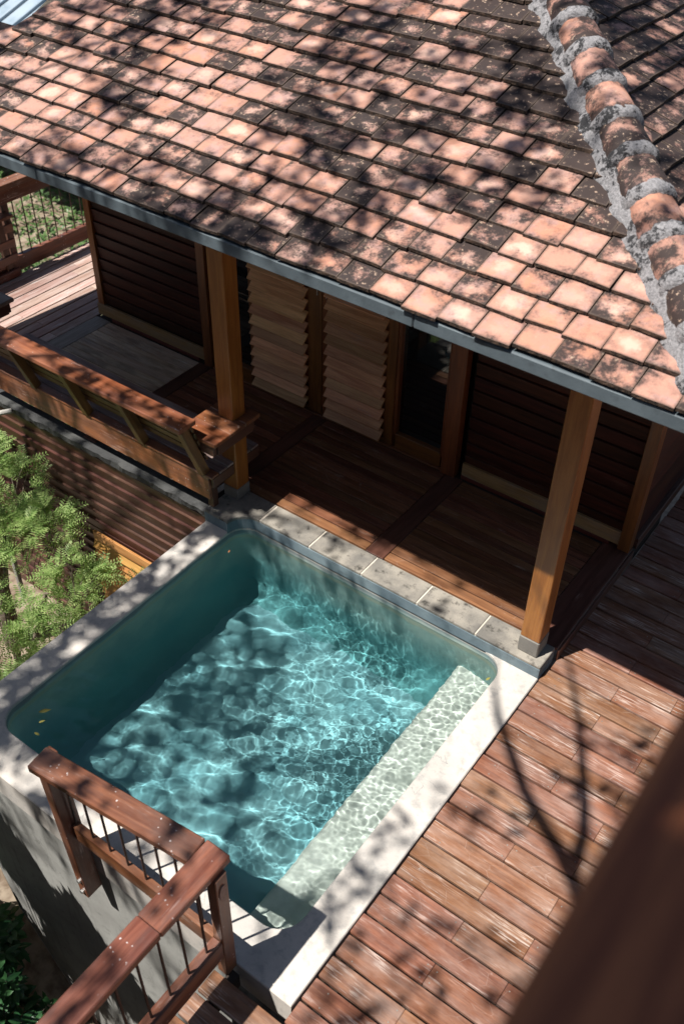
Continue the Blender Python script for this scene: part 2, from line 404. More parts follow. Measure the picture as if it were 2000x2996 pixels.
# ================================================================ pool
RO = .20
def ring(x0, x1, y0, y1, r, n=8):
    pts = []
    for cx, cy, a0 in ((x0+r, y0+r, 180), (x1-r, y0+r, 270), (x1-r, y1-r, 0), (x0+r, y1-r, 90)):
        for i in range(n+1):
            a = math.radians(a0+90*i/n); pts.append((cx+r*math.cos(a), cy+r*math.sin(a)))
    return pts
IX0, IX1, IY0, IY1 = -4.745, -1.915, 2.185, 5.045
CZ = -.135
pool = empty('plunge_pool', (-3.3, 3.5, -3.2), 'small square plunge pool with pale cement rim sunk between the decks', 'pool')
inner = ring(IX0, IX1, IY0, IY1, RO); NI = len(inner)
OX0, OX1, OY0, OY1 = -5.02, -1.635, 1.89, 5.30
def outer_pt(p):
    # push each inner point to the outer rectangle
    x, y = p; cx, cy = (IX0+IX1)/2, (IY0+IY1)/2
    hx, hy = (IX1-IX0)/2, (IY1-IY0)/2
    dx, dy = (x-cx)/hx, (y-cy)/hy
    s = max(abs(dx), abs(dy)); dx /= s; dy /= s
    if dx > .93: dx = 1
    if dx < -.93: dx = -1
    if dy > .93: dy = 1
    if dy < -.93: dy = -1
    return (OX0+(dx+1)/2*(OX1-OX0), OY0+(dy+1)/2*(OY1-OY0))
b = MB()
outer = [outer_pt(p) for p in inner]
# subdivide the long straight runs
def dens(a, b_):
    A, B = [], []
    for i in range(NI):
        j = (i+1) % NI; A.append(a[i]); B.append(b_[i])
        L = math.hypot(a[j][0]-a[i][0], a[j][1]-a[i][1])
        if L > 1:
            for q in range(1, 8):
                t = q/8; A.append((a[i][0]*(1-t)+a[j][0]*t, a[i][1]*(1-t)+a[j][1]*t)); B.append((b_[i][0]*(1-t)+b_[j][0]*t, b_[i][1]*(1-t)+b_[j][1]*t))
    return A, B
A, B = dens(inner, outer); n = len(A)
e = .008
def toward(p, q, d):
    L = math.hypot(q[0]-p[0], q[1]-p[1]); return (p[0]+(q[0]-p[0])*d/L, p[1]+(q[1]-p[1])*d/L)
rows = [[(x, y, CZ-.03) for x, y in A], [(x, y, CZ-e) for x, y in A], [(*toward(a_, b_, e), CZ) for a_, b_ in zip(A, B)],
        [(*toward(b_, a_, e), CZ) for a_, b_ in zip(A, B)], [(x, y, CZ-e) for x, y in B], [(x, y, -.42) for x, y in B]]
def loft(rows, closed=True):
    v = [p for r in rows for p in r]; m = len(rows[0]); f = []
    for k in range(len(rows)-1):
        for i in range(m if closed else m-1):
            j = (i+1) % m; f.append((k*m+i, k*m+j, (k+1)*m+j, (k+1)*m+i))
    return v, f
v_, f_ = loft(rows); b.add(v_, f_)
b.obj('rim', M['coping'], pool)
# basin interior
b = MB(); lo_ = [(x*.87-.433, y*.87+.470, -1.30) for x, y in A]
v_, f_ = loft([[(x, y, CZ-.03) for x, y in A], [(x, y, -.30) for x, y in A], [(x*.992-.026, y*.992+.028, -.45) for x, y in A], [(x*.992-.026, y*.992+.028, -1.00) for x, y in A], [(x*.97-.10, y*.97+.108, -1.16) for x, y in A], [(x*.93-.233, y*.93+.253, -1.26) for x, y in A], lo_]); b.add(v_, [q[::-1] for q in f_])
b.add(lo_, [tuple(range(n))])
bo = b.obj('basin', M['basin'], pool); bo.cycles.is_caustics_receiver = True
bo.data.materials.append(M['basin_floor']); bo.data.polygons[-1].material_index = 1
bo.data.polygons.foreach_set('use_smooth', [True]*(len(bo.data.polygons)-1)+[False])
# underwater step along the deck side and small seat in the corner
st = beam('step', (-2.12, 2.15, -.93), (-2.12, 5.06, -.93), .42, .70, M['step'], pool, ch=.02); st.cycles.is_caustics_receiver = True
# outer shell wall: front (towards camera) and left face
b = MB()
wx0, wx1 = -5.005, -2.2
gy = 1.905
N = 14
vv = []
for i in range(N+1):
    t = i/N
    for k, z in enumerate((-.40, -1.2, -2.0, -2.8, -3.4, -4.0, -4.9)):
        xl = wx0 + (0 if z > -2.6 else (-2.6-z)*.42)
        x = xl+(wx1-xl)*t
        vv.append((x, gy+.012*noise.noise(Vector((x*2, z*2, 0))), z))
ff = []
for i in range(N):
    for k in range(6): a = i*7+k; ff.append((a, a+1, a+8, a+7))
b.add(vv, [q[::-1] for q in ff])
vl = []
for i in range(7):
    y = gy+(5.0-gy)*i/6
    for z in (-.40, -1.2, -2.0, -2.8, -3.4, -4.0, -4.9):
        xl = wx0 + (0 if z > -2.6 else (-2.6-z)*.42); vl.append((xl, y, z))
ff = []
for i in range(6):
    for k in range(6): a = i*7+k; ff.append((a, a+1, a+8, a+7))
b.add(vl, ff)
b.obj('outer_wall', M['wall'], pool)
# raised stone edge on the house side
by = [p for p in inner if p[1] > IY1-RO-1e-6]          # from right (0deg) round to left (180deg)
by = sorted(set(by), key=lambda p: -p[0])
back_out = [(OX1-.002, 5.045)] + [p for p in by if p[0] < -4.0] + [(-4.765, 4.855), (-5.03, 4.855), (-5.03, 5.31), (OX1-.002, 5.31)]
def prism(poly, z0, z1, e=.006):
    m = len(poly); c = (sum(p[0] for p in poly)/m, sum(p[1] for p in poly)/m)
    v = [(x, y, z0) for x, y in poly]+[(x, y, z1-e) for x, y in poly]
    # inset top
    top = []
    for i in range(m):
        p0, p, p1 = Vector(poly[i-1]), Vector(poly[i]), Vector(poly[(i+1) % m])
        d1 = (p-p0).normalized(); d2 = (p1-p).normalized(); nrm = Vector((-(d1.y+d2.y), d1.x+d2.x)); 
        if nrm.length > 1e-6: nrm.normalize()
        q = p+nrm*e; top.append((q.x, q.y, z1))
    v += top; f = []
    for k in range(2):
        for i in range(m): j = (i+1) % m; f.append((k*m+i, k*m+j, (k+1)*m+j, (k+1)*m+i))
    f.append(tuple(range(2*m, 3*m))); return v, f
def ccw(poly):
    a = sum(poly[i-1][0]*poly[i][1]-poly[i][0]*poly[i-1][1] for i in range(len(poly))); return poly if a > 0 else poly[::-1]
b = MB(); b.add(*prism(ccw(back_out), CZ-.02, -.032, .002)); b.obj('upstand', M['bluecement'], pool)
b = MB(); b.box(-4.6, OX1-.004, 5.052, 5.305, -.031, -.007); b.obj('mortar_joint', M['joint'], pool)
# slabs
arc = [p for p in by if p[0] < -4.525]
first = [(-4.528, 5.045)] + arc + [(-4.748, 4.857), (-5.028, 4.857), (-5.028, 5.308), (-4.528, 5.308)]
b = MB(); b.add(*prism(ccw(first), -.031, 0)); tag(b.obj('coping_slab', M['slab'], pool), 'dark corner slab under the bench post')
js = [-4.516, -3.948, -3.378, -2.804, -2.232, -1.637]
for i in range(5):
    x0, x1 = js[i]+.006, js[i+1]-(.006 if i < 4 else 0)
    vs, fs = cbox(x1-x0, .262, .031, .006)
    o = link('coping_slab', mesh('coping_slab', vs, fs, M['slab']), pool, Matrix.Translation(((x0+x1)/2, 5.178, -.0155)))
# water
n_ = 360; vs = []; fs = []
X0, X1, Y0, Y1 = IX0-.004, IX1+.004, IY0-.004, IY1+.004
for j in range(n_+1):
    for i in range(n_+1):
        x = X0+(X1-X0)*i/n_; y = Y0+(Y1-Y0)*j/n_
        u, w = x*.89+y*.46, -x*.46+y*.89
        hf = (.28+.95*max(0, min(1, (x+4.5)/2.5+(y-3.4)*.18))**1.3)*(.75+1.0*noise.noise(Vector((x*1.3, y*1.3, 21))))
        h = .0095*noise.noise(Vector((u*2.2, w*4.2, 0))) + .0034*noise.noise(Vector((u*6, w*8.5, 3))) + .0019*hf*noise.noise(Vector((u*14, w*17, 7))) + .0006*hf*noise.noise(Vector((u*31, w*36, 9)))
        vs.append((x, y, -.212+h))
for j in range(n_):
    for i in range(n_): a = j*(n_+1)+i; fs.append((a, a+1, a+n_+2, a+n_+1))
wo = link('water', mesh('water', vs, fs, M['water'], True)); tag(wo, 'clear turquoise rippled water filling the plunge pool', kind='structure')
wo.cycles.is_caustics_caster = True
# leaves on the water
def leafthing(x, y, z, s, mat, label, group=None, rot=None):
    pts = [(-1, 0, 0), (-.5, .32, .04), (.1, .38, .05), (1, 0, 0), (.1, -.38, .05), (-.5, -.32, .04)]
    o = link('fallen_leaf', mesh('fallen_leaf', [(p[0]*s, p[1]*s, p[2]*s) for p in pts], [(0,1,5),(1,2,4,5),(2,3,4)], mat), None,
             Matrix.Translation((x, y, z)) @ Matrix.Rotation(rot if rot is not None else random.uniform(0, 6), 4, 'Z'))
    return tag(o, label, 'leaf', group)
leafthing(-4.62, 4.72, -.203, .022, M['brownleaf'], 'orange brown leaf floating in the far left pool corner by the stone step')
leafthing(-4.56, 2.50, -.203, .050, M['yellowleaf'], 'largest yellow green leaf floating in the near left pool corner')
leafthing(-4.50, 2.42, -.203, .026, M['yellowleaf'], 'thin yellow leaf floating just below the largest leaf in the near left corner', rot=1.1)
leafthing(-4.44, 2.32, -.203, .028, M['yellowleaf'], 'curled yellow leaf nearest the cement corner of the pool', rot=.1)
leafthing(-1.975, 4.86, -.203, .026, M['yellowleaf'], 'yellow leaf at the pool rim below the right veranda post', rot=1.3)

# ================================================================ decks
def deck(name, label): return tag(link(name, None), label, kind='structure')
LD = -.14
lower = link('pool_deck', (lambda m: (m.box(-2.12, 3.4, -.6, 11.6, -.34, -.20) if False else None, [m.box(x-.03, x+.03, -.6 if x > -1.7 else -.6, 11.6 if x > -1.58 else 1.86, -.32, LD-.033) for x in (-2.05, -1.50, -1.08, -.66, -.24, .18, .60, 1.02, 1.44, 1.86, 2.3, 2.8)], mesh('pool_deck', m.v, m.f, M['joist']))[2])(MB()))
tag(lower, 'weathered red brown deck of wide boards beside the pool', kind='structure')
PIT = .1705
k = -2
plankmats = ['pool_deck']
y_top = 5.534
rowi = 0
for k in range(-35, 36):
    y1 = y_top - PIT*k; y0 = y1-PIT+.0175
    if y0 < -.5 or y1 > 11.5: continue
    xl = -1.622 if y1 > 1.93 else -2.16
    if y0 > 5.05: xl = -1.612
    if y0 > 6.5: xl = -1.60
    # two staggered butt-joint patterns
    if k % 2: cuts = [-1.077, -.235, .605, 1.85, 3.3]
    else: cuts = [-.655, .18, 1.02, 2.3, 3.3]
    cuts = [c for c in cuts if c > xl+.1]
    a = xl+jit(.006)
    for c in cuts:
        if a > -.05 and y0 < 2.0 and c > 1.5: pass
        beam('plank', (a+.0007, (y0+y1)/2, LD-.016+jit(.0015)), (c-.0007, (y0+y1)/2, LD-.016+jit(.0015)), y1-y0, .032, M['pool_deck'], lower, ch=.004)
        a = c
# screw plugs (two per board end), joined
b = MB()
for k in range(-8, 31):
    yc = y_top-PIT*k-PIT/2
    cuts = [-1.077] if k % 2 else [-.655, -1.50]
    for c in cuts:
        for dx in ((-.035, .035) if c != -1.50 else (0,)):
            for dy in (-.045, .045):
                if random.random() < .85: 
                    p = (c+dx+jit(.006), yc+dy+jit(.006)); b.tube((*p, LD-.01), (*p, LD+.0010), .0055, .005, 8)
s = b.obj('screw', M['plinth'], lower); s['kind'] = 'stuff'

ver = MB()
for x in (-8.3, -7.5, -6.68, -5.9, -5.07, -4.3, -3.43, -2.6, -1.75): ver.box(x-.035, x+.035, 5.33 if x > -5.03 else 4.95, 6.9, -.2, -.033)
ver.box(-8.40, -1.62, 6.685, 7.5, -.2, -.004)
veranda = tag(link('veranda_deck', mesh('veranda_deck', ver.v, ver.f, M['joist'])), 'dark brown slatted veranda floor under the tiled roof', kind='structure')
secs = [(-8.193, -6.768, 'veranda_grey', 4.95), (-6.588, -5.158, 'veranda', 4.95), (-4.978, -3.523, 'veranda', 5.315), (-3.328, -1.878, 'veranda', 5.315)]
for x0, x1, mt, yb in secs:
    y = 6.68
    while y-.10 > yb-.02:
        beam('plank', (x0+.002, y-.0495, -.014+jit(.001)), (x1-.002, y-.0495, -.014+jit(.001)), .0950, .028, M[mt], veranda, ch=.003)
        y -= .1047
for x0, x1, mt, yb, yt in ((-8.433, -8.197, 'strip_grey', 4.95, 6.69), (-6.764, -6.592, 'strip', 4.95, 6.69), (-5.154, -4.982, 'strip', 5.315, 6.69), (-3.519, -3.332, 'strip', 5.315, 6.69), (-1.874, -1.622, 'strip', 5.31, 6.80)):
    beam('border_board', ((x0+x1)/2, yb, -.013), ((x0+x1)/2, yt, -.013), x1-x0, .028, M[mt], veranda, ch=.003)
# front edge riser of the veranda towards the lower deck
beam('riser', (-1.612, 5.315, -.085), (-1.612, 6.80, -.085), .016, .115, M['strip'], veranda, ch=.002)
# left side deck, boards running away from the viewer
sd = MB(); [sd.box(-10.02, -8.44, y, y+.06, -.2, -.034) for y in (4.6, 5.3, 6.0, 6.7, 7.4, 8.1, 8.8)]
side = tag(link('side_deck', mesh('side_deck', sd.v, sd.f, M['joist'])), 'sunlit pinkish side deck round the house corner', kind='structure')
x = -8.438
while x-.15 > -10.04:
    a = 4.4
    for c in sorted([random.uniform(5.2, 6.4), random.uniform(7.0, 8.2), 9.6]):
        beam('plank', (x-.071, a+.002, -.016), (x-.071, c-.002, -.016), .136, .030, M['side_deck'], side, ch=.003); a = c
    x -= .1555

# ================================================================ house
house = empty('veranda_house', (-5, 7, 0), 'timber house with a mossy clay tile roof over its veranda', 'house')
WY = 6.72
# backing walls (pieces round the openings)
def panel(name, x0, x1, z0, z1, y=WY+.09, mat='dark'):
    b = MB(); b.box(x0, x1, y, y+.06, z0, z1); return b.obj(name, M[mat], house)
def siding(x0, x1, z0, z1, pitch=.148, y=WY+.03, mat='siding', parent=None, name='siding_board', side=False):
    z = z0; out = []
    while z < z1:
        # lapped boards: the bottom edge stands out
        if not side: o = beam(name, (x0, y, z+pitch/2), (x1, y, z+pitch/2), .034, pitch-.003, M[mat], parent, ch=.003, roll=.15+jit(.012))
        else: o = beam(name, (y, x0, z+pitch/2), (y, x1, z+pitch/2), .034, pitch-.003, M[mat], parent, ch=.003, roll=.15+jit(.012))
        z += pitch
        out.append(o)
    return out
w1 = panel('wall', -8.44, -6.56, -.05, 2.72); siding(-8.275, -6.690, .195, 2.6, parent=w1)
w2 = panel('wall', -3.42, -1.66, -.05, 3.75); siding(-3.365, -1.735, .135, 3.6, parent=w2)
# right-hand end wall of the house, seen along its length
b = MB(); b.box(-1.80, -1.70, 6.78, 11.5, -.2, 3.3); w3 = b.obj('wall', M['dark'], house)
z = .10
while z < 2.6:
    beam('siding_board', (-1.665, 11.4, z+.074), (-1.665, 6.80, z+.074), .022, .144, M['siding'], w3, ch=.004, roll=.11); z += .148
beam('sill_board', (-1.640, 6.83, .03), (-1.640, 11.4, .03), .07, .12, M['strip'], house)
# left end wall
b = MB(); b.box(-8.42, -8.32, 6.80, 9.5, -.2, 2.4); b.obj('wall', M['siding'], house)
# skirting and red strip
for x0, x1 in ((-8.40, -6.688), (-3.372, -1.722)):
    beam('skirting', (x0, WY+.0, .115), (x1, WY+.0, .115), .035, .145, M['base'], house)
    beam('red_strip', (x0+.22 if x0 < -8 else x0, WY-.008, .022), (x1-.10, WY-.008, .022), .028, .040, M['redstrip'], house, ch=.003)
beam('post', (-8.33, WY+.01, .19), (-8.33, WY+.01, 2.7), .095, .05, M['post'], house, up=(0, 1, 0)); 
beam('post', (-6.63, WY+.0, .002), (-6.63, WY+.0, 3.7), .115, .08, M['frame'], house, up=(0, 1, 0))
beam('post', (-1.675, WY+.005, .03), (-1.675, WY+.005, 3.5), .105, .12, M['frame'], house, up=(0, 1, 0))
# door zone: sill, glass, doors
beam('sill_board', (-6.56, WY, .012), (-3.43, WY, .012), .09, .022, M['frame'], house)
beam('post', (-3.505, WY-.01, .002), (-3.505, WY-.01, 3.7), .155, .10, M['frame'], house, up=(0, 1, 0))
beam('post', (-3.612, WY+.02, .14), (-3.612, WY+.02, 3.7), .042, .06, M['frame'], house, up=(0, 1, 0))
def window(x0, x1):
    b = MB(); b.box(x0, x1, WY+.045, WY+.055, .10, 3.6); w = b.obj('window', M['glass'], house)
    beam('frame', (x0-.01, WY+.02, .10), (x1+.01, WY+.02, .10), .07, .17, M['frame'], w)
    return w
wr = window(-4.16, -3.63); wl = window(-6.56, -5.99)
beam('frame', (-4.165, WY+.02, .02), (-4.165, WY+.02, 3.6), .035, .07, M['frame'], wr, up=(0, 1, 0))
beam('frame', (-5.985, WY+.02, .02), (-5.985, WY+.02, 3.6), .045, .07, M['frame'], wl, up=(0, 1, 0))
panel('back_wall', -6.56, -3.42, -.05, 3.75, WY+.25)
def door(x0, x1, sl0, sl1, label):
    b = MB(); b.box(x0, x1, WY+.012, WY+.040, .03, 3.3); d = b.obj('louvre_door', M['frame'], house); d['label'] = label
    for xa, xb in ((x0, sl0-.003), (sl1+.003, x1)):
        beam('stile', ((xa+xb)/2, WY-.008, .03), ((xa+xb)/2, WY-.008, 3.3), xb-xa, .036, M['frame'], d, up=(0, 1, 0))
    beam('rail', (sl0, WY-.008, .055), (sl1, WY-.008, .055), .034, .05, M['frame'], d)
    z = .055
    while z < 3.2:
        beam('slat', (sl0+jit(.002), WY-.055, z+.07), (sl1+jit(.002), WY-.060, z+.07), .016, .128, M['louvre'], d, ch=.003, roll=-.80+jit(.05))
        z += .1252
    return d
d1 = door(-5.962, -5.064, -5.945, -5.235, 'left louvred door')
d2 = door(-5.054, -4.185, -4.985, -4.290, 'right louvred door')
for dx, dd in ((-5.115, d1), (-5.005, d2)):
    b = MB(); b.box(dx-.02, dx+.02, WY-.032, WY-.028, 1.50, 1.56); b.tube((dx, WY-.05, 1.53), (dx, WY-.03, 1.53), .011, .011, 8)
    b.box(dx-.004, dx+.004, WY-.036, WY-.031, 1.40, 1.50); b.obj('lock', M['chrome'], dd)

# big veranda posts
for px, py, z0 in ((-1.795, 5.20, .165), (-4.945, 5.225, .125)):
    p = beam('veranda_post', (px, py, z0), (px, py, 3.55), .168, .168, M['post'], house, up=(0, 1, 0), ch=.006)
    vs, fs = cbox(.176, .180, z0, .008)
    link('plinth', mesh('plinth', vs, fs, M['plinth']), p, Matrix.Translation((px, py, z0/2+.001)))
beam('header_beam', (-9.5, 5.21, 3.52), (-.9, 5.21, 3.52), .12, .16, M['frame'], house)
# roof ---------------------------------------------------------------
TP = math.tan(math.radians(24)); YE = 4.10
def ez(x): return 3.295+.011*(-x-1.5)
def hipx(y): return 3.47-.998*y
XE = hipx(YE)
def mainpt(x, y, off=0): return Vector((x, y-off*.407, ez(x)+(y-YE)*TP+off*.914))
def rightpt(x, y, off=0): return Vector((x+off*.407, y, ez(XE)+(XE-x)*TP/.998+.02+off*.914))
b = MB()
YR = 9.6
b.add([mainpt(-9.6, YE+.02, -.03), mainpt(XE, YE+.02, -.03), mainpt(hipx(YR), YR, -.03), mainpt(-6.84, YR, -.03), mainpt(-6.84, 5.02, -.03), mainpt(-9.6, 5.02, -.03)], [(0,1,2,3,4), (0,4,5)])
b.add([rightpt(XE, YE, -.03), rightpt(XE, 12, -.03), rightpt(hipx(YR), 12, -.03), rightpt(hipx(YR), YR, -.03)], [(0,1,2,3)])
# solid underside
b.add([mainpt(-9.6, YE+.03, -.09), mainpt(XE, YE+.03, -.09), mainpt(hipx(YR), YR, -.09), mainpt(-6.84, YR, -.09), mainpt(-6.84, 5.02, -.09), mainpt(-9.6, 5.02, -.09)], [(4,3,2,1,0), (5,4,0)])
b.add([rightpt(XE, YE, -.09), rightpt(XE, 12, -.09), rightpt(hipx(YR), 12, -.09), rightpt(hipx(YR), YR, -.09)], [(3,2,1,0)])
# left slope, falling away from the viewer
def leftpt(x, y, off): p = mainpt(-6.84, y, off); return Vector((x, p.y, p.z-(-6.84-x)*.85))
for off, rev in ((-.03, 1), (-.09, 0)):
    q = [leftpt(-6.84, 5.03, off), leftpt(-6.84, YR, off), leftpt(-9.4, YR, off), leftpt(-9.4, 5.03, off)]
    b.add(q, [(0, 1, 2, 3) if rev else (3, 2, 1, 0)])
roof = b.obj('roof', M['tiledirt'], house)
TW, TD, TH = .225, .1594, .023
def tile_local(seed):
    """u across, v up the slope (0 = bottom lip), n normal; returns verts, faces, uv"""
    r = random.Random(seed); nu, nv = 4, 3; vs = []; uv = []
    W = TW-.004-r.uniform(0, .005); Lv = .235
    cs = [r.uniform(-.005, .005) for _ in range(4)]; bow = r.uniform(-.004, .004)
    for top in (1, 0):
        for j in range(nv+1):
            for i in range(nu+1):
                u, v = i/nu, j/nv
                x = (u-.5)*W; y = v*Lv
                if j == 0: y += (cs[0]*(1-u)+cs[1]*u) + r.uniform(-.0015, .0015)
                z = bow*math.sin(math.pi*u)*(1-v) + r.uniform(-.0007, .0007)
                if top:
                    if j == 0: y += .003; z -= .002
                    if i == 0 or i == nu: z -= .0015
                z += TH if top else 0
                vs.append((x, y, z)); uv.append((u, min(1, v*Lv/.175)))
    m = (nu+1)*(nv+1); fs = []
    for j in range(nv):
        for i in range(nu):
            a = j*(nu+1)+i; fs.append((a, a+1, a+nu+2, a+nu+1))
    for i in range(nu): fs.append((i+m, i+1+m, i+1, i))
    for j in range(nv):
        a = j*(nu+1); fs.append((a, a+nu+1, a+nu+1+m, a+m)); a += nu; fs.append((a+m, a+nu+1+m, a+nu+1, a))
    return vs, fs, uv
TV = [tile_local(s) for s in range(8)]
def tile_mesh(vs, fs, uv, mat, name='roof_tile'):
    me = mesh(name, vs, fs, mat); ul = me.uv_layers.new(name='UVMap')
    for lp in me.loops: ul.data[lp.index].uv = uv[lp.vertex_index]
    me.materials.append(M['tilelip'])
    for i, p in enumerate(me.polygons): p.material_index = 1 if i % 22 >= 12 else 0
    return me
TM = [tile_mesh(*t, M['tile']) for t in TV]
def frame(o, U, V, tilt, rot):
    N_ = U.cross(V).normalized(); m = Matrix((U, V, N_)).transposed().to_4x4()
    m.translation = o; return m @ Matrix.Rotation(tilt, 4, 'X') @ Matrix.Rotation(rot, 4, 'Z')
tiles = []
rt = random.Random(11)
def stain_at(x, y, hd):
    s = .22+.52*rt.random()**1.2
    s += .25*max(0, noise.noise(Vector((x*.5, y*.7, 9))))
    if y > 5.6: s += .12
    if hd < .55: s = .55+.5*rt.random() if y > 4.75 else s
    if hd < .9 and y > 5.0 and rt.random() < .6: s += .35
    return min(1, s)
k = 0
while YE+k*TD < YR:
    y = YE+k*TD; x = hipx(y)-.02-rt.uniform(0, TW)+TW/2
    xmin = -9.5 if y < 4.98 else -6.82
    while x > xmin+TW*.45 or (y < 4.98 and x > xmin):
        U = (mainpt(x+.5, y)-mainpt(x-.5, y)).normalized(); V = (mainpt(x, y+1)-mainpt(x, y)).normalized()
        o = mainpt(x+rt.uniform(-.003, .003), y+(rt.uniform(-.008, .008) if rt.random() < .8 else rt.uniform(-.022, .014))+.010*noise.noise(Vector((x*.8, k*1.0, 0))), .006+rt.uniform(0, .009))
        m = frame(o, U, V, -.155+rt.uniform(-.022, .014), rt.uniform(-.018, .018))
        hd = hipx(y)-x
        tiles.append([m, rt.randrange(8), (stain_at(x, y, hd), rt.random(), rt.random()), ('m', hd)])
        x -= TW
    k += 1
k = 0
while XE-k*TD > hipx(YR)+.1:
    xx = XE-k*TD; y = (3.47-xx)/.998+.02-rt.uniform(0, TW)+TW/2+TW*.2
    while y < 9.5:
        U = Vector((0, 1, 0)); V = (rightpt(xx-1, y)-rightpt(xx, y)).normalized()
        o = rightpt(xx+rt.uniform(-.006, .006), y, .006+rt.uniform(0, .009))
        m = frame(o, U, V, -.155+rt.uniform(-.022, .014), rt.uniform(-.018, .018))
        hd = y-(3.47-xx)/.998
        tiles.append([m, rt.randrange(8), (min(1, .45+.5*rt.random()), rt.random(), rt.random()*.7), ('r', hd)])
        y += TW
    k += 1
def in_view(p):
    d = p-CAMPOS; zc = d.dot(CF)
    if zc < .1: return None
    X = 1000+2869.4*d.dot(CR)/zc; Y = 1498-2869.4*d.dot(CU)/zc
    return zc if (-40 < X < 2040 and -60 < Y < 3040) else None
for t in tiles: t.append(in_view(t[0].translation+Vector((0, .1, .04))) or 99)
tiles.sort(key=lambda t: t[4])
far = MB(); fuv = []; fcol = []
for q, (m, var, dat, (side_, hd), dist) in enumerate(tiles):
    vs, fs, uv = TV[var]
    clip = hd < TW*1.25
    if clip:
        wv = [m @ Vector(v) for v in vs]; nv_ = []
        for w in wv:
            if side_ == 'm' and w.x > hipx(w.y)-.01:
                w = w.copy(); w.x = hipx(w.y)-.01
            if side_ == 'r':
                yy = (3.47-w.x)/.998
                if w.y < yy+.01: w = w.copy(); w.y = yy+.01
            nv_.append(w)
        if side_ == 'm' and min(w.x for w in nv_) >= max(w.x for w in nv_)-.01: continue
    if q < 298 and dist < 90:
        if clip:
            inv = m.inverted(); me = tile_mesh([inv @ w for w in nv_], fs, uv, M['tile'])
        else: me = TM[var]
        o = link('roof_tile', me, roof, m); o.color = (*dat, 1)
    else:
        wv = nv_ if clip else [m @ Vector(v) for v in vs]
        far.add(wv, fs); fuv += uv; fcol += [(*dat, 1)]*len(vs)
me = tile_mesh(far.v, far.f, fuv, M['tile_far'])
ca = me.color_attributes.new('tile', 'FLOAT_COLOR', 'POINT')
for i, c in enumerate(fcol): ca.data[i].color = c
o = link('roof_tile', me, roof); o['kind'] = 'stuff'
# hip ridge of half-round tiles bedded in mortar
hd_ = (Vector((hipx(9), 9, mainpt(hipx(9), 9).z))-Vector((XE, YE, mainpt(XE, YE).z)))
hL = hd_.length; hD = hd_.normalized(); hS = Vector((hD.y, -hD.x, 0)).normalized(); hN = hS.cross(hD).normalized()
if hN.z < 0: hN = -hN
h0 = Vector((XE, YE, mainpt(XE, YE).z+.005))
def ridge_tile(s0, L, seed):
    r = random.Random(seed); b = MB(); n = 10; vs = []
    for th in (0, -.013):
        for j in range(5):
            t = j/4; rad = .150-.022*t+th
            for i in range(n+1):
                a = math.pi*(-.02+1.04*i/n)
                p = h0+hD*(s0+t*L)+hS*math.cos(a)*rad*1.0+hN*(math.sin(a)*rad*.95+.012-.006*t)
                vs.append(p)
    fs = []; m = 5*(n+1)
    for j in range(4):
        for i in range(n): a = j*(n+1)+i; fs.append((a, a+1, a+n+2, a+n+1)); fs.append((a+m+n+1, a+m+n+2, a+m+1, a+m))
    for i in range(n): fs.append((i+m, i+1+m, i+1, i))
    b.add(vs, fs); me = mesh('ridge_tile', b.v, b.f, M['tile'], True)
    ul = me.uv_layers.new(name='UVMap')
    for lp in me.loops:
        vi = lp.vertex_index % m; ul.data[lp.index].uv = ((vi % (n+1))/n, (vi//(n+1))/4)
    o = link('ridge_tile', me, roof); o.color = (r.uniform(.35, 1.0), r.uniform(0, .8), r.uniform(.1, .6), 1)
RS = .315
s0 = -.02; q = 0
mort = MB()
while s0 < hL:
    ridge_tile(s0, RS+.03, q)
    # mortar collar where two tiles meet
    n = 16; vs = []; rr = random.Random(q)
    for j, (ds, add) in enumerate(((-.052, -.020), (-.040, .002), (-.012, .008), (.020, .009), (.040, .001), (.052, -.016))):
        for i in range(n+1):
            a = math.pi*(-.04+1.08*i/n)
            rad = .146+add*1.1
            p = h0+hD*(s0+ds+rr.uniform(-.006, .006))+hS*math.cos(a)*rad+hN*(math.sin(a)*rad*.95+.012)
            vs.append(p+noise.noise_vector(p*22)*.010+noise.noise_vector(p*60)*.004)
    fs = [(j*(n+1)+i, j*(n+1)+i+1, (j+1)*(n+1)+i+1, (j+1)*(n+1)+i) for j in range(5) for i in range(n)]
    mort.add(vs, fs)
    s0 += RS; q += 1
# mortar fillets along both sides
for sgn in (-1, 1):
    NS = 220; vs = []
    prof = ((.095, .070), (.125, .060), (.145, .040), (.165, .014), (.190, -.030))
    for i in range(NS+1):
        s = -.05+(hL+.1)*i/NS
        ph = math.cos((s/RS)*2*math.pi)
        for w, h in prof:
            ww = w*(1+.07*ph)+.022*noise.noise(Vector((s*7, sgn, w*9)))
            p = h0+hD*s+hS*sgn*ww+hN*(h - (.10*ww if False else 0) - ww*.27+.02)
            vs.append(p+noise.noise_vector(p*20)*.012+noise.noise_vector(p*55)*.004)
    m = len(prof)
    fs = [(i*m+j, i*m+j+1, (i+1)*m+j+1, (i+1)*m+j) for i in range(NS) for j in range(m-1)]
    mort.add(vs, fs)
mort.obj('mortar', M['mortar'], roof, smooth=True)
# gutter boards under the tile edge
segs = [-9.6, -8.72, -5.56, -2.47, XE+.03]
for a, c in zip(segs[:-1], segs[1:]):
    beam('gutter_board', (a+.0015, YE+.020, ez(a)-.060), (c-.0015, YE+.020, ez(c)-.060), .045, .088, M['gutter'], house, ch=.008)
# rafter tails
for x in (-7.6, -6.76, -5.93, -5.09, -4.31, -3.48, -2.59, -1.69):
    p0 = mainpt(x, YE+.12, -.245); p1 = mainpt(x, min(6.7 if x > -6.8 else 4.95, (3.47-x)/.998-.25), -.245)
    beam('rafter', p0, p1, .075, .24, M['strip'], house, up=(0, -.407, .914))
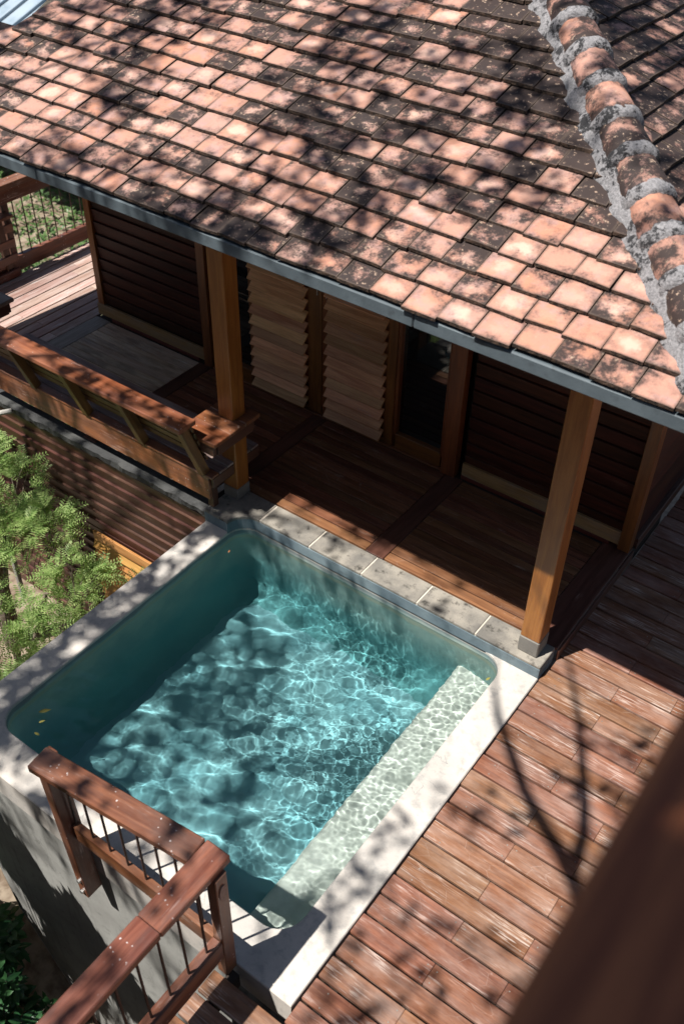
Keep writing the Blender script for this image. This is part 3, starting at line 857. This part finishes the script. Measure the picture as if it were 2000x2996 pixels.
# lower storey under the bench, facing the garden
LY = 4.955
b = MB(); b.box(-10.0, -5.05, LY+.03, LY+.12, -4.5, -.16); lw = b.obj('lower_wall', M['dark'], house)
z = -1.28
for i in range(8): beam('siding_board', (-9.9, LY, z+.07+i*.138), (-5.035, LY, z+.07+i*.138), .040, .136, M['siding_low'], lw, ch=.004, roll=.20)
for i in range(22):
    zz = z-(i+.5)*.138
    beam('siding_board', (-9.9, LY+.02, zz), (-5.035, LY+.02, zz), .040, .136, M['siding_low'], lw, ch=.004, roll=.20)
lv = beam('garden_shutter', (-6.82, LY-.065, -1.33), (-4.99, LY-.065, -1.33), .03, .12, M['amber'], house)
for i in range(15):
    beam('slat', (-6.85, LY-.055, -1.46-i*.118), (-4.99, LY-.055, -1.46-i*.118), .018, .142, M['amber'], lv, ch=.004, roll=-.50)
# rough cement ledge below the bench
vs = []; NL = 120
for i in range(NL+1):
    x = -10.0+(5.0)*i/NL
    for (y, z) in ((5.0, -.012), (4.895, -.02), (4.87+.03*noise.noise(Vector((x*6, 0, 0)))+.012*noise.noise(Vector((x*30, 0, 0))), -.05), (4.885, -.13+.03*noise.noise(Vector((x*9, 3, 0)))), (4.98, -.15)):
        vs.append((x, y+.006*noise.noise(Vector((x*25, y*20, z*20))), z))
fs = [(i*5+j, (i+1)*5+j, (i+1)*5+j+1, i*5+j+1) for i in range(NL) for j in range(4)]
link('cement_ledge', mesh('cement_ledge', vs, [f[::-1] for f in fs], M['ledge']), house)

# ================================================================ benches
def bench(M0, L, label, group, tables=(0, 1), mats=('bench', 'bench_back', 'bench_grey')):
    """local: x along the bench 0..L, y from the back (0) to the front (.67), z from the floor"""
    t = link('bench', None, None, M0); tag(t, label, 'bench', group)
    def B(name, p0, p1, w, h, mat, up=(0, 0, 1), parent=None, **k):
        q0, q1 = M0 @ Vector(p0), M0 @ Vector(p1); u = M0.to_3x3() @ Vector(up)
        return beam(name, q0, q1, w, h, M[mat], parent or t, up=u, **k)
    # seat
    ys_ = [.055, .165, .275, .385, .495, .605]
    for i, y in enumerate(ys_):
        B('seat_board', (-.02 if i else -.02, y, .437), (L, y, .437), .098, .026, mats[0] if i == 0 else mats[2])
    B('fascia', (0, .035, .29), (L-.05, .035, .29), .035, .26, mats[0], ch=.006)
    B('seat_frame', (0, .60, .36), (L-.05, .60, .36), .035, .12, 'strip')
    for x in (.1, L*.33, L*.66, L-.1): B('cross_member', (x, .06, .37), (x, .60, .37), .05, .10, 'strip')
    for x in (.12, L-.12):
        B('leg', (x, .52, .002), (x, .52, .42), .09, .09, 'frame')
    # back
    B('top_rail', (-.02, -.16, 1.075), (L-.06, -.16, 1.075), .205, .05, mats[0], ch=.006)
    n = max(2, round(L/.87)); step = (L-.22)/(n)
    for i in range(n+1):
        x = L-.115-i*step
        B('back_support', (x, .035, .452), (x, -.185, 1.048), .075, .085, mats[1], up=(0, 1, .35))
    for i in range(5):
        f = .30+i*.16; y = .035-.22*f+.075; z = .452+.596*f
        B('back_slat', (0, y, z), (L-.075, y, z), .022, .080, mats[1], up=(0, -.35, .94))
    return t, B
B1 = Matrix.Translation((-8.10, 4.835, 0))
bt, BB = bench(B1, 3.215, 'long bench backing onto the plunge pool, its lean back topped by a wide rail', 'built-in benches')
BB('end_board', (3.20, .03, .365), (3.20, .66, .365), .03, .11, 'strip')
BB('end_leg', (3.12, .10, .03), (3.12, .10, .42), .07, .07, 'strip', up=(0, 1, 0))
def corner_table(cx0, cx1, cy0, cy1, label):
    t = empty('corner_table', ((cx0+cx1)/2, (cy0+cy1)/2, 0), label, 'table', 'square end tables of the benches')
    n = 3; w = (cy1-cy0)/n
    for i in range(n):
        if cx1 > -5 and False: pass
        beam('top_board', (cx0, cy0+w*(i+.5), .888), (cx1, cy0+w*(i+.5), .888), w-.003, .044, M['bench'], t, ch=.006)
    for a, c in (((cx0+.05, cy0+.05), (cx1-.05, cy0+.05)), ((cx0+.05, cy1-.05), (cx1-.05, cy1-.05)), ((cx1-.05, cy0+.07), (cx1-.05, cy1-.07)), ((cx0+.05, cy0+.07), (cx0+.05, cy1-.07))):
        beam('apron', (*a, .80), (*c, .80), .04, .125, M['strip'], t)
    return t
# the tall post passes through the end table
ct = corner_table(-5.175, -4.755, 4.785, 5.39, 'square bench-end table wrapped round the left veranda post')
for x, y in ((-5.12, 4.90), (-5.12, 5.33)): beam('leg', (x, y, .45), (x, y, .74), .06, .06, M['strip'], ct)
ct2 = corner_table(-8.54, -8.10, 4.80, 5.405, 'weathered grey bench-end table at the left edge of the photo')
for x, y in ((-8.48, 4.88), (-8.16, 4.88), (-8.48, 5.34), (-8.16, 5.34)): beam('leg', (x, y, .005), (x, y, .74), .07, .07, M['strip'], ct2)
for ch_ in ct2.children:
    if ch_.name.startswith('top_board'):
        me = ch_.data.copy(); me.materials.clear(); me.materials.append(M['bench_grey']); ch_.data = me
scn = empty('slatted_screen', (-9.95, 6.2, 0), 'dark slatted timber back rest cut by the left edge, in front of the far railing', 'screen')
for i, z in enumerate((.06, .24, .42, .60)): beam('slat', (-9.93-.03*i, 4.6, z), (-9.93-.03*i, 6.80+.03*i, z), .03, .105, M['rail'], scn)
beam('top_board', (-10.0, 4.6, .78), (-10.0, 6.86, .78), .16, .04, M['rail'], scn)
for y in (4.7, 5.7, 6.70): beam('post', (-9.98, y, .0), (-10.04, y, .76), .07, .09, M['strip'], scn, up=(0, 1, 0))

# ================================================================ railings
def rebar(p0, p1, r=.0075):
    b = MB(); b.tube(p0, p1, r, r, 7)
    p0, p1 = Vector(p0), Vector(p1); L = (p1-p0).length; n = int(L/.022); d = (p1-p0)/L
    for i in range(n):
        c = p0+d*(.01+i*.022); b.tube(c-d*.003, c+d*.003, r*1.22, r*1.22, 7, False)
    return b
def bar(parent, p0, p1): return rebar(p0, p1).obj('baluster', M['steel'], parent)
rl = empty('pool_railing', (-2.1, 1.85, -.14), 'red brown timber railing with rebar balusters at the near pool corner', 'railing', 'timber railings')
ZT = 1.058
beam('handrail', (-2.162, 1.948, ZT-.032), (-2.162, 1.41, ZT-.032), .168, .062, M['rail'], rl, ch=.007)
beam('handrail', (-2.162, 1.407, ZT-.032), (-2.162, -.4, ZT-.032), .168, .062, M['rail'], rl, ch=.007)
beam('handrail', (-3.418, 1.742, ZT-.031), (-2.248, 1.862, ZT-.031), .164, .060, M['rail'], rl, ch=.007)
p = beam('post', (-2.100, 1.845, -.138), (-2.100, 1.845, .992), .078, .092, M['rail'], rl, up=(0, 1, 0), ch=.005)
b = MB(); vs = []
for x in (-2.0605, -2.0535):
    for i in range(16):
        a = 2*math.pi*i/16; vs.append((x, 1.845+.030*math.cos(a), .83+.075*math.sin(a)))
b.add(vs, [(i, (i+1) % 16, 16+(i+1) % 16, 16+i) for i in range(16)]+[tuple(range(16, 32))]); b.obj('oval_plug', M['bench_grey'], p)
beam('post', (-3.375, 1.815, -.57), (-3.425, 1.80, .99), .080, .13, M['rail'], rl, up=(0, 1, 0), ch=.005)
for z in (-.36, -.50):
    b = MB(); b.tube((-3.375, 1.748, z), (-3.375, 1.730, z), .016, .016, 6); b.obj('bolt', M['chrome'], rl)
beam('lower_rail', (-3.355, 1.822, .205), (-2.142, 1.822, .205), .052, .155, M['rail'], rl)
beam('lower_rail', (-2.100, 1.795, .215), (-2.100, -.4, .215), .075, .175, M['rail'], rl)
for i in range(8): x = -3.340+i*.157; bar(rl, (x+.03*(-1 if False else 0), 1.822, .27), (x, 1.818+.0*i, ZT-.055))
for i in range(13): y = 1.70-i*.150; bar(rl, (-2.100, y, .29), (-2.112, y, ZT-.06))
# small end pieces of deck boards below the rail
# far left railing
fr = empty('deck_railing', (-10.02, 7, 0), 'dark timber railing with thin rebar balusters along the side deck', 'railing', 'timber railings')
beam('handrail', (-10.05, 4.4, 1.12), (-10.05, 9.4, 1.12), .17, .07, M['rail'], fr)
beam('top_beam', (-10.02, 4.4, 1.0), (-10.02, 9.4, 1.0), .06, .17, M['rail'], fr)
beam('lower_rail', (-10.02, 4.4, .13), (-10.02, 9.4, .13), .07, .19, M['rail'], fr)
for y in (4.5, 6.86, 9.3): beam('post', (-10.10, y, -.5), (-10.10, y, 1.08), .10, .10, M['strip'], fr, up=(0, 1, 0))
for i in range(32): bar(fr, (-10.02, 4.6+i*.147, .2), (-10.02, 4.6+i*.147, .95))
# balcony handrail close to the camera, out of focus
M['near'] = wood('dark near handrail', (.17, .058, .022), (.32, .125, .045), (.4, .3, .2), 0, .55, .05, spec=.25)
br_ = empty('balcony_handrail', (.02, .5, 4.2), 'blurred dark timber handrail close to the camera at lower right', 'railing')
beam('handrail', (.035, -1.2, 5.17), (.035, 1.35, 5.17), .225, .065, M['near'], br_, ch=.012)
beam('under_rail', (.035, -1.2, 5.06), (.035, 1.35, 5.06), .07, .14, M['rail'], br_)

# ================================================================ plants
def frond(b, base, d, up, L, npair, lw):
    """pinnate leaf: a row of small leaflets either side of a midrib"""
    side = d.cross(up).normalized(); nrm = side.cross(d).normalized()
    for i in range(npair):
        t = (i+.6)/npair; c = base+d*L*t - nrm*(-1)*0 - Vector((0, 0, 1))*L*.22*t*t
        ll = lw*(1.0-.55*abs(t-.4))*random.uniform(.85, 1.15)
        for s in (-1, 1):
            e = c+side*s*ll+d*ll*.45; w = d*ll*.17; m = (c+e)/2+nrm*ll*.06
            b.add([c, m-w, e, m+w], [(0, 1, 2, 3)])
def shrub(name, label, cat, blobs, count, mat, trunkpts, L=(.16, .26), seed=1, lw=.058):
    random.seed(seed); t = empty(name, trunkpts[0][0], label, cat)
    b = MB()
    for pts, rs in [(tp, [.04*(1-i/len(tp))+.008 for i in range(len(tp))]) for tp in trunkpts]: b.path(pts, rs, 7)
    tips = []
    tot = sum(w for *_, w in blobs)
    crown = MB()
    for (c, r, w) in blobs:
        c = Vector(c)
        for _ in range(int(count*w/tot)):
            # sprays: several fronds from a common twig tip
            v = Vector((random.gauss(0, 1), random.gauss(0, 1), random.gauss(0, 1))).normalized()*random.uniform(.35, 1)**.6
            p = c+Vector((v.x*r[0], v.y*r[1], v.z*r[2]))
            out = (Vector((v.x, v.y, .35))).normalized()
            for f in range(random.randint(3, 5)):
                a = random.uniform(0, 2*math.pi); d = (out+Vector((math.cos(a), math.sin(a), random.uniform(-.3, .4)))*.9).normalized()
                frond(crown, p+d*.01, d, Vector((0, 0, 1)) if abs(d.z) < .9 else Vector((1, 0, 0)), random.uniform(*L), 7, lw*random.uniform(.8, 1.2))
            if random.random() < .35: b.path([p, p-out*.12-Vector((0, 0, .10)), p-out*.22-Vector((0, 0, .28))], [.003, .004, .005], 4)
    b.obj('trunk', M['bark'], t); cr = crown.obj('crown', mat, t); cr['kind'] = 'stuff'
    return t
shrub('mimosa_tree', 'feathery light green mimosa growing beside the pool wall', 'tree',
      [((-6.95, 4.45, -.95), (.30, .24, .30), .8), ((-6.45, 4.25, -1.35), (.40, .30, .38), 1.4), ((-6.30, 3.75, -1.85), (.42, .35, .40), 1.3), ((-7.2, 4.25, -1.15), (.45, .30, .40), 1.3),
       ((-7.9, 4.45, -.65), (.35, .30, .30), .9), ((-8.2, 4.75, -.85), (.30, .15, .30), .7), ((-7.55, 4.55, -.80), (.35, .25, .35), .8), ((-7.6, 4.0, -1.1), (.45, .40, .40), 1.3), ((-6.95, 3.6, -1.75), (.50, .40, .40), 1.3), ((-7.4, 3.4, -1.7), (.5, .4, .4), 1.2),
       ((-6.1, 3.1, -1.95), (.42, .36, .32), 1.2), ((-6.6, 2.8, -1.9), (.5, .4, .4), 1.2), ((-5.85, 2.75, -1.45), (.30, .28, .32), .7), ((-5.75, 4.45, -1.25), (.16, .14, .20), .18), ((-7.1, 2.9, -1.8), (.5, .45, .45), 1.0)],
      470, M['mimosa'], [[(-6.9, 3.6, -3.3), (-6.8, 3.7, -2.4), (-6.6, 4.0, -1.4)], [(-6.9, 3.6, -3.2), (-6.4, 3.4, -2.3), (-6.0, 3.0, -1.7)], [(-6.9, 3.6, -3.2), (-7.3, 3.9, -2.1), (-7.5, 4.3, -.9)]], seed=5)
def broad_leaf(b, base, d, up, L, W):
    side = d.cross(up).normalized(); nrm = side.cross(d).normalized()
    pts = []
    for t, w in ((0, .05), (.2, .7), (.45, 1), (.75, .65), (1, 0)):
        c = base+d*L*t-Vector((0, 0, 1))*L*.25*t*t
        pts.append((c-side*W*w+nrm*W*.35*w, c, c+side*W*w+nrm*W*.35*w))
    vs = [q for r in pts for q in r]; fs = []
    for i in range(4):
        for j in range(2): a = i*3+j; fs.append((a, a+1, a+4, a+3))
    b.add(vs, fs)
def bush(name, label, blobs, count, mat, L=(.07, .13), seed=3, cat='bush'):
    random.seed(seed); c0 = Vector(blobs[0][0]); t = empty(name, (c0.x, c0.y, c0.z-1), label, cat)
    crown = MB(); st = MB(); tot = sum(w for *_, w in blobs)
    for (c, r, w) in blobs:
        c = Vector(c)
        for _ in range(int(count*w/tot)):
            v = Vector((random.gauss(0, 1), random.gauss(0, 1), random.gauss(0, 1))).normalized()*random.uniform(.2, 1)**.5
            p = c+Vector((v.x*r[0], v.y*r[1], v.z*r[2])); ax = (v*.6+Vector((jit(.4), jit(.4), .6))).normalized()
            st.path([p-ax*.16, p-ax*.05, p+ax*.06], [.004, .0035, .002], 4)
            for f in range(5):
                a = f*2.4+jit(.4); base = p+ax*(.02*f-.05); q = ax.orthogonal().normalized(); q = (Matrix.Rotation(a, 3, ax) @ q)
                d = (q+ax*.35).normalized()
                broad_leaf(crown, base, d, ax, random.uniform(*L), random.uniform(.018, .028)*(L[1]/.13))
    if len(blobs) > 6:
        for (c, r, w) in blobs: st.path([(c0.x-.1, 1.0, -3.6), ((c[0]+c0.x)/2, c[1]*.9, (c[2]-3.6)/2), (c[0], c[1], c[2])], [.022, .014, .005], 6)
    st.obj('stem', M['bark'], t); cr = crown.obj('crown', mat, t, smooth=True); cr['kind'] = 'stuff'; return t
bush('broadleaf_bush', 'dark green glossy broadleaf bush at the foot of the pool wall', [((-5.15, 1.45, -2.55), (.42, .30, .45), 1.1), ((-5.0, 1.55, -2.95), (.35, .28, .35), .6), ((-4.85, 1.35, -3.15), (.35, .30, .35), .35), ((-4.6, 1.35, -3.6), (.45, .30, .35), .35), ((-5.3, 1.2, -2.2), (.3, .3, .4), .2), ((-5.25, .85, .75), (.30, .2, .32), 1.3), ((-5.35, .85, 1.15), (.28, .2, .28), 1.0), ((-5.02, .85, .72), (.26, .2, .26), 1.0), ((-4.40, .80, .50), (.24, .18, .22), .8), ((-4.05, .80, .15), (.24, .18, .22), .8), ((-4.98, .85, .30), (.28, .2, .30), 1.4), ((-4.72, .85, -.10), (.28, .2, .28), 1.4), ((-4.50, .80, .25), (.26, .18, .24), 1.0), ((-4.25, .85, -.10), (.26, .18, .26), 1.3), ((-3.92, .85, -.20), (.24, .16, .24), 1.1), ((-4.78, .85, -.80), (.30, .2, .3), 1.1), ((-3.62, .80, -.35), (.22, .16, .22), .8)], 2700, M['glossy'], (.10, .17))
# leaf cover on the lawn beyond the side deck
random.seed(21); g = MB()
for _ in range(15000):
    x = random.uniform(-21, -10.3); y = random.uniform(6.5, 15.5)
    if noise.noise(Vector((x*.9, y*.9, 2))) < -.28: continue
    z = terrain_z(x, y)+random.uniform(.0, .30); a = random.uniform(0, 6.28)
    d = Vector((math.cos(a), math.sin(a), random.uniform(-.2, .9))).normalized()
    broad_leaf(g, Vector((x, y, z)), d, Vector((0, 0, 1)), random.uniform(.10, .24), random.uniform(.012, .035))
tag(g.obj('ground_cover', M['lawn']), 'leafy green ground cover beyond the side deck', 'ground cover', kind='stuff')
# pole, rail and stump by the siding
random.seed(4)
tr = MB(); tr.path([(-8.10, 4.60, -2.9), (-8.10, 4.60, -1.2), (-8.12, 4.60, -.12)], [.035, .032, .03], 8)
t = empty('garden_pole', (-8.1, 4.6, -3), 'weathered pale upright pole with a slanting bamboo brace at the left edge', 'pole')
tr.obj('upright', M['bamboo'], t)
tr = MB(); tr.path([(-8.65, 4.25, -.45), (-8.0, 4.62, -.12), (-7.75, 4.85, -.06)], [.032, .03, .028], 8); tr.obj('brace', M['bamboo'], t)
st_ = MB(); st_.path([(-7.9, 4.2, -3.3), (-7.88, 4.22, -2.0), (-7.92, 4.2, -1.15)], [.12, .10, .09], 12)
tag(st_.obj('tree_stump', M['bark']), 'cut tree trunk among the feathery leaves at the left edge', 'tree stump')
for (x, y, z, r) in ((-7.0, 3.35, -3.02, .3),):
    vs, fs = cbox(.5, .30, .3, .02); vs = [Vector(v)+noise.noise_vector(Vector(v)*9+Vector((x, y, 0)))*.02 for v in vs]
    o = link('stone_block', mesh('stone_block', vs, fs, M['block']), None, Matrix.Translation((x, y, z)) @ Matrix.Rotation(r, 4, 'Z') @ Matrix.Rotation(.3, 4, 'X'))
    tag(o, 'pale stone block lying under the feathery mimosa', 'stone')

# neighbouring roof in the top left corner
nr = empty('neighbour_roof', (-18, 14, 0), 'blurred pale blue grey ribbed roof in the top left corner', 'roof')
b = MB(); b.add([(-30, 11, .5), (-12.5, 11, .5), (-12.5, 17, 2.6), (-30, 17, 2.6)], [(0, 1, 2, 3)]); b.add([(-30, 11, .4), (-12.5, 11, .4), (-12.5, 17, 2.5), (-30, 17, 2.5)], [(3, 2, 1, 0)]); b.box(-29, -13.5, 13.4, 16.6, -3, 1.2)
b.obj('roof_sheet', M['rooftin'], nr)
for i in range(42): x = -29.6+i*.41; beam('rib', (x, 11, .53), (x, 17, 2.63), .05, .05, M['rooftin'], nr)

# unseen house and trees, added outside the frame to cut the sky light
bh = empty('sky_block_house', (1, -5, -3), 'unseen dark timber house behind the balcony, added to block sky light', 'house')
b = MB(); b.box(-6.5, 9, -9, -4.2, -3.4, 7.6); b.obj('wall', M['siding'], bh)
b = MB(); b.add([(-7, -3.7, 7.5), (9.5, -3.7, 7.5), (9.5, -7, 9.2), (-7, -7, 9.2)], [(0, 1, 2, 3)]); b.add([(-7, -10.3, 7.5), (9.5, -10.3, 7.5), (9.5, -7, 9.2), (-7, -7, 9.2)], [(3, 2, 1, 0)]); b.obj('roof', M['tiledirt'], bh)
b = MB(); b.box(-.2, 3.0, -4.2, -.35, 4.0, 4.2); b.obj('balcony_floor', M['strip'], bh)
random.seed(77)
def mass(name, label, c, r, count, stem):  # leaf masses added out of view as sky blockers
    t = empty(name, (stem[0], stem[1], -3.2), label, 'tree'); tb_ = MB(); tb_.path([(stem[0], stem[1], -3.4), (c[0], c[1], c[2])], [.25, .10], 8); tb_.obj('trunk', M['bark'], t)
    cr = MB()
    for _ in range(count):
        v = Vector((random.gauss(0, 1), random.gauss(0, 1), random.gauss(0, 1))).normalized()*random.uniform(.3, 1)**.5
        p = Vector(c)+Vector((v.x*r[0], v.y*r[1], v.z*r[2])); d = Vector((jit(1), jit(1), jit(.7))).normalized()
        broad_leaf(cr, p, d, Vector((0, 0, 1)) if abs(d.z) < .9 else Vector((1, 0, 0)), random.uniform(.3, .5), .10)
    o = cr.obj('crown', M['crown'], t); o['kind'] = 'stuff'
mass('sky_block_tree', 'unseen broad dark tree left of the pool, added to block sky light', (-12.5, -.5, 2.0), (2.2, 3.5, 4.5), 2200, (-12.5, -.5))
mass('sky_block_tree', 'unseen dark tree right of the deck, added to block sky light', (6.5, 4.5, 3.2), (2.2, 5.0, 4.2), 2600, (6.6, 4.5))
mass('sky_block_tree', 'unseen low dark tree below the balcony, added to block sky light', (-7.0, -1.6, -.4), (2.2, 1.2, 2.6), 1500, (-7.0, -1.6))

# overhead tree: stands left of the balcony, its limbs and leaves shade roof, deck and water
random.seed(33)
TT = empty('shade_tree', (-9.0, -3.5, -3.2), 'tall leafy tree beside the balcony dappling the deck, pool and roof', 'tree')
tb = MB(); crown = MB()
def up(x, y, z, h): return Vector((x+SUN_SLOPE.x*h, y+SUN_SLOPE.y*h, z+h))
tb.path([(-10.5, -2.5, -3.4), (-10.5, -2.4, 1), (-10.3, -1.8, 5), (-10.0, -1.0, 8), (-9.6, 0, 9.6)], [.34, .30, .24, .18, .10], 12)
TT2 = empty('balcony_tree', (3.4, -4.4, -3.2), 'bare limbed tree on the deck side throwing forked branch shadows on the boards', 'tree')
t2 = MB()
fork = up(-.66, 3.68, LD, 8.2)
t2.path([(3.4, -4.4, -3.3), (3.3, -4.2, 2), (2.6, -3.4, 6), (1.2, -2.4, 7.6), (-.9, -1.4, 8.1), fork], [.30, .26, .20, .13, .085, .060], 10)
br1 = [(-2.05, 5.15), (-1.88, 4.78), (-1.72, 4.55), (-1.53, 4.36), (-1.24, 4.08), (-1.0, 3.91), (-.80, 3.79), (-.66, 3.68)]
br2 = [(-1.65, 5.55), (-1.45, 5.26), (-1.22, 4.92), (-1.02, 4.58), (-.84, 4.25), (-.73, 4.01), (-.66, 3.68)]
t2.path([up(x, y, LD, 8.2) for x, y in br1[::-1]], [.060, .056, .052, .046, .040, .030, .018, .008], 7)
t2.path([up(x, y, LD, 8.2) for x, y in br2[::-1]], [.056, .050, .044, .036, .028, .018, .008], 7)
t2.obj('trunk', M['bark'], TT2, smooth=True)
for a, c in (((-9.6, 0, 9.6), (-8.6, 2.4, 10)), ((-9.6, 0, 9.6), (-6.6, 3.6, 9.8)), ((-9.6, 0, 9.6), (-5.6, 1.0, 9.8)), ((-10, -1, 8), (-7.5, -1.5, 9.4))):
    a, c = Vector(a), Vector(c); m_ = (a+c)/2+Vector((jit(.3), jit(.3), .2)); tb.path([a, m_, c], [.05, .025, .010], 6)
def density(tx, ty, tz):
    n1 = noise.noise(Vector((tx*.85, ty*.85, 1.3))); d = .30+.62*n1
    if tz > 1:                                   # roof
        d += (.08 if tx < -5 else 0)-.10
        d += .12 if ty > 6.2 else 0
        if tx > hipx(ty): d += .32
        if ty < 4.8 and tx > -5: d -= .15
    elif tx > -1.95 and ty < 5.6: d = .10+.35*n1
    elif -5.1 < tx < -1.95 and 1.8 < ty < 5.3:   # pool: shaded near and left
        d = .08+.40*n1 + (.85 if (tx+5.2)+(ty-2.2)*.75 < 1.7 else (.35 if (tx+5.2)+(ty-2.2)*.75 < 2.5 else 0))
        if tx > -2.5: d -= .2
    elif ty < 1.8: d = .25+.4*n1
    if tz < 1 and abs(tx+4.75) < .35 and abs(ty-5.08) < .3: d = .95
    if tz < 1 and -4.45 < tx < -1.9 and ty > 5.2: d = .02+.2*n1
    return max(0, min(.95, d))
nl = 0
for _ in range(26000):
    r = random.random()
    if r < .60: tx = random.uniform(-7.5, -1.2); ty = random.uniform(4.0, 9.2); tz = 3.3+(ty-4.1)*.44
    else: tx = random.uniform(-7.8, 0); ty = random.uniform(-1.0, 5.6); tz = -.14
    if random.random() > density(tx, ty, tz)**1.3*.42: continue
    h = random.uniform(6.0, 10.0) if tz > 1 else random.uniform(7.2, 10.5)
    c = up(tx, ty, tz, h)
    if c.z < 6.6: continue
    for i in range(6):
        p = c+Vector((jit(.10), jit(.10), jit(.10))); a = random.uniform(0, 6.28); d = Vector((math.cos(a), math.sin(a), jit(.5))).normalized()
        side_ = d.cross(Vector((jit(.5), jit(.5), 1))).normalized(); L = random.uniform(.08, .14); w = L*.33
        crown.add([p, p+d*L*.5-side_*w, p+d*L, p+d*L*.5+side_*w], [(0, 1, 2, 3)]); nl += 1
PATCH = ((-.030, .60), (.035, .40))
# dense low spray above the balcony handrail
for _ in range(5200):
    tx, ty = random.uniform(-.25, .3), random.uniform(-.2, 1.5)
    if math.hypot((tx-PATCH[0][0])*1.3, (ty-PATCH[0][1])*.7) < .112 or math.hypot(tx-PATCH[1][0], ty-PATCH[1][1]) < .04: continue
    c = up(tx, ty, 5.2, random.uniform(3.0, 4.2)); a = random.uniform(0, 6.28); d = Vector((math.cos(a), math.sin(a), jit(.4))).normalized()
    side_ = d.cross(Vector((jit(.5), jit(.5), 1))).normalized(); L = random.uniform(.08, .13); w = L*.35
    crown.add([c, c+d*L*.5-side_*w, c+d*L, c+d*L*.5+side_*w], [(0, 1, 2, 3)])
tb.obj('trunk', M['bark'], TT, smooth=True); o = crown.obj('crown', M['crown'], TT); o['kind'] = 'stuff'
print('leaves', nl, 'tiles', len(tiles))
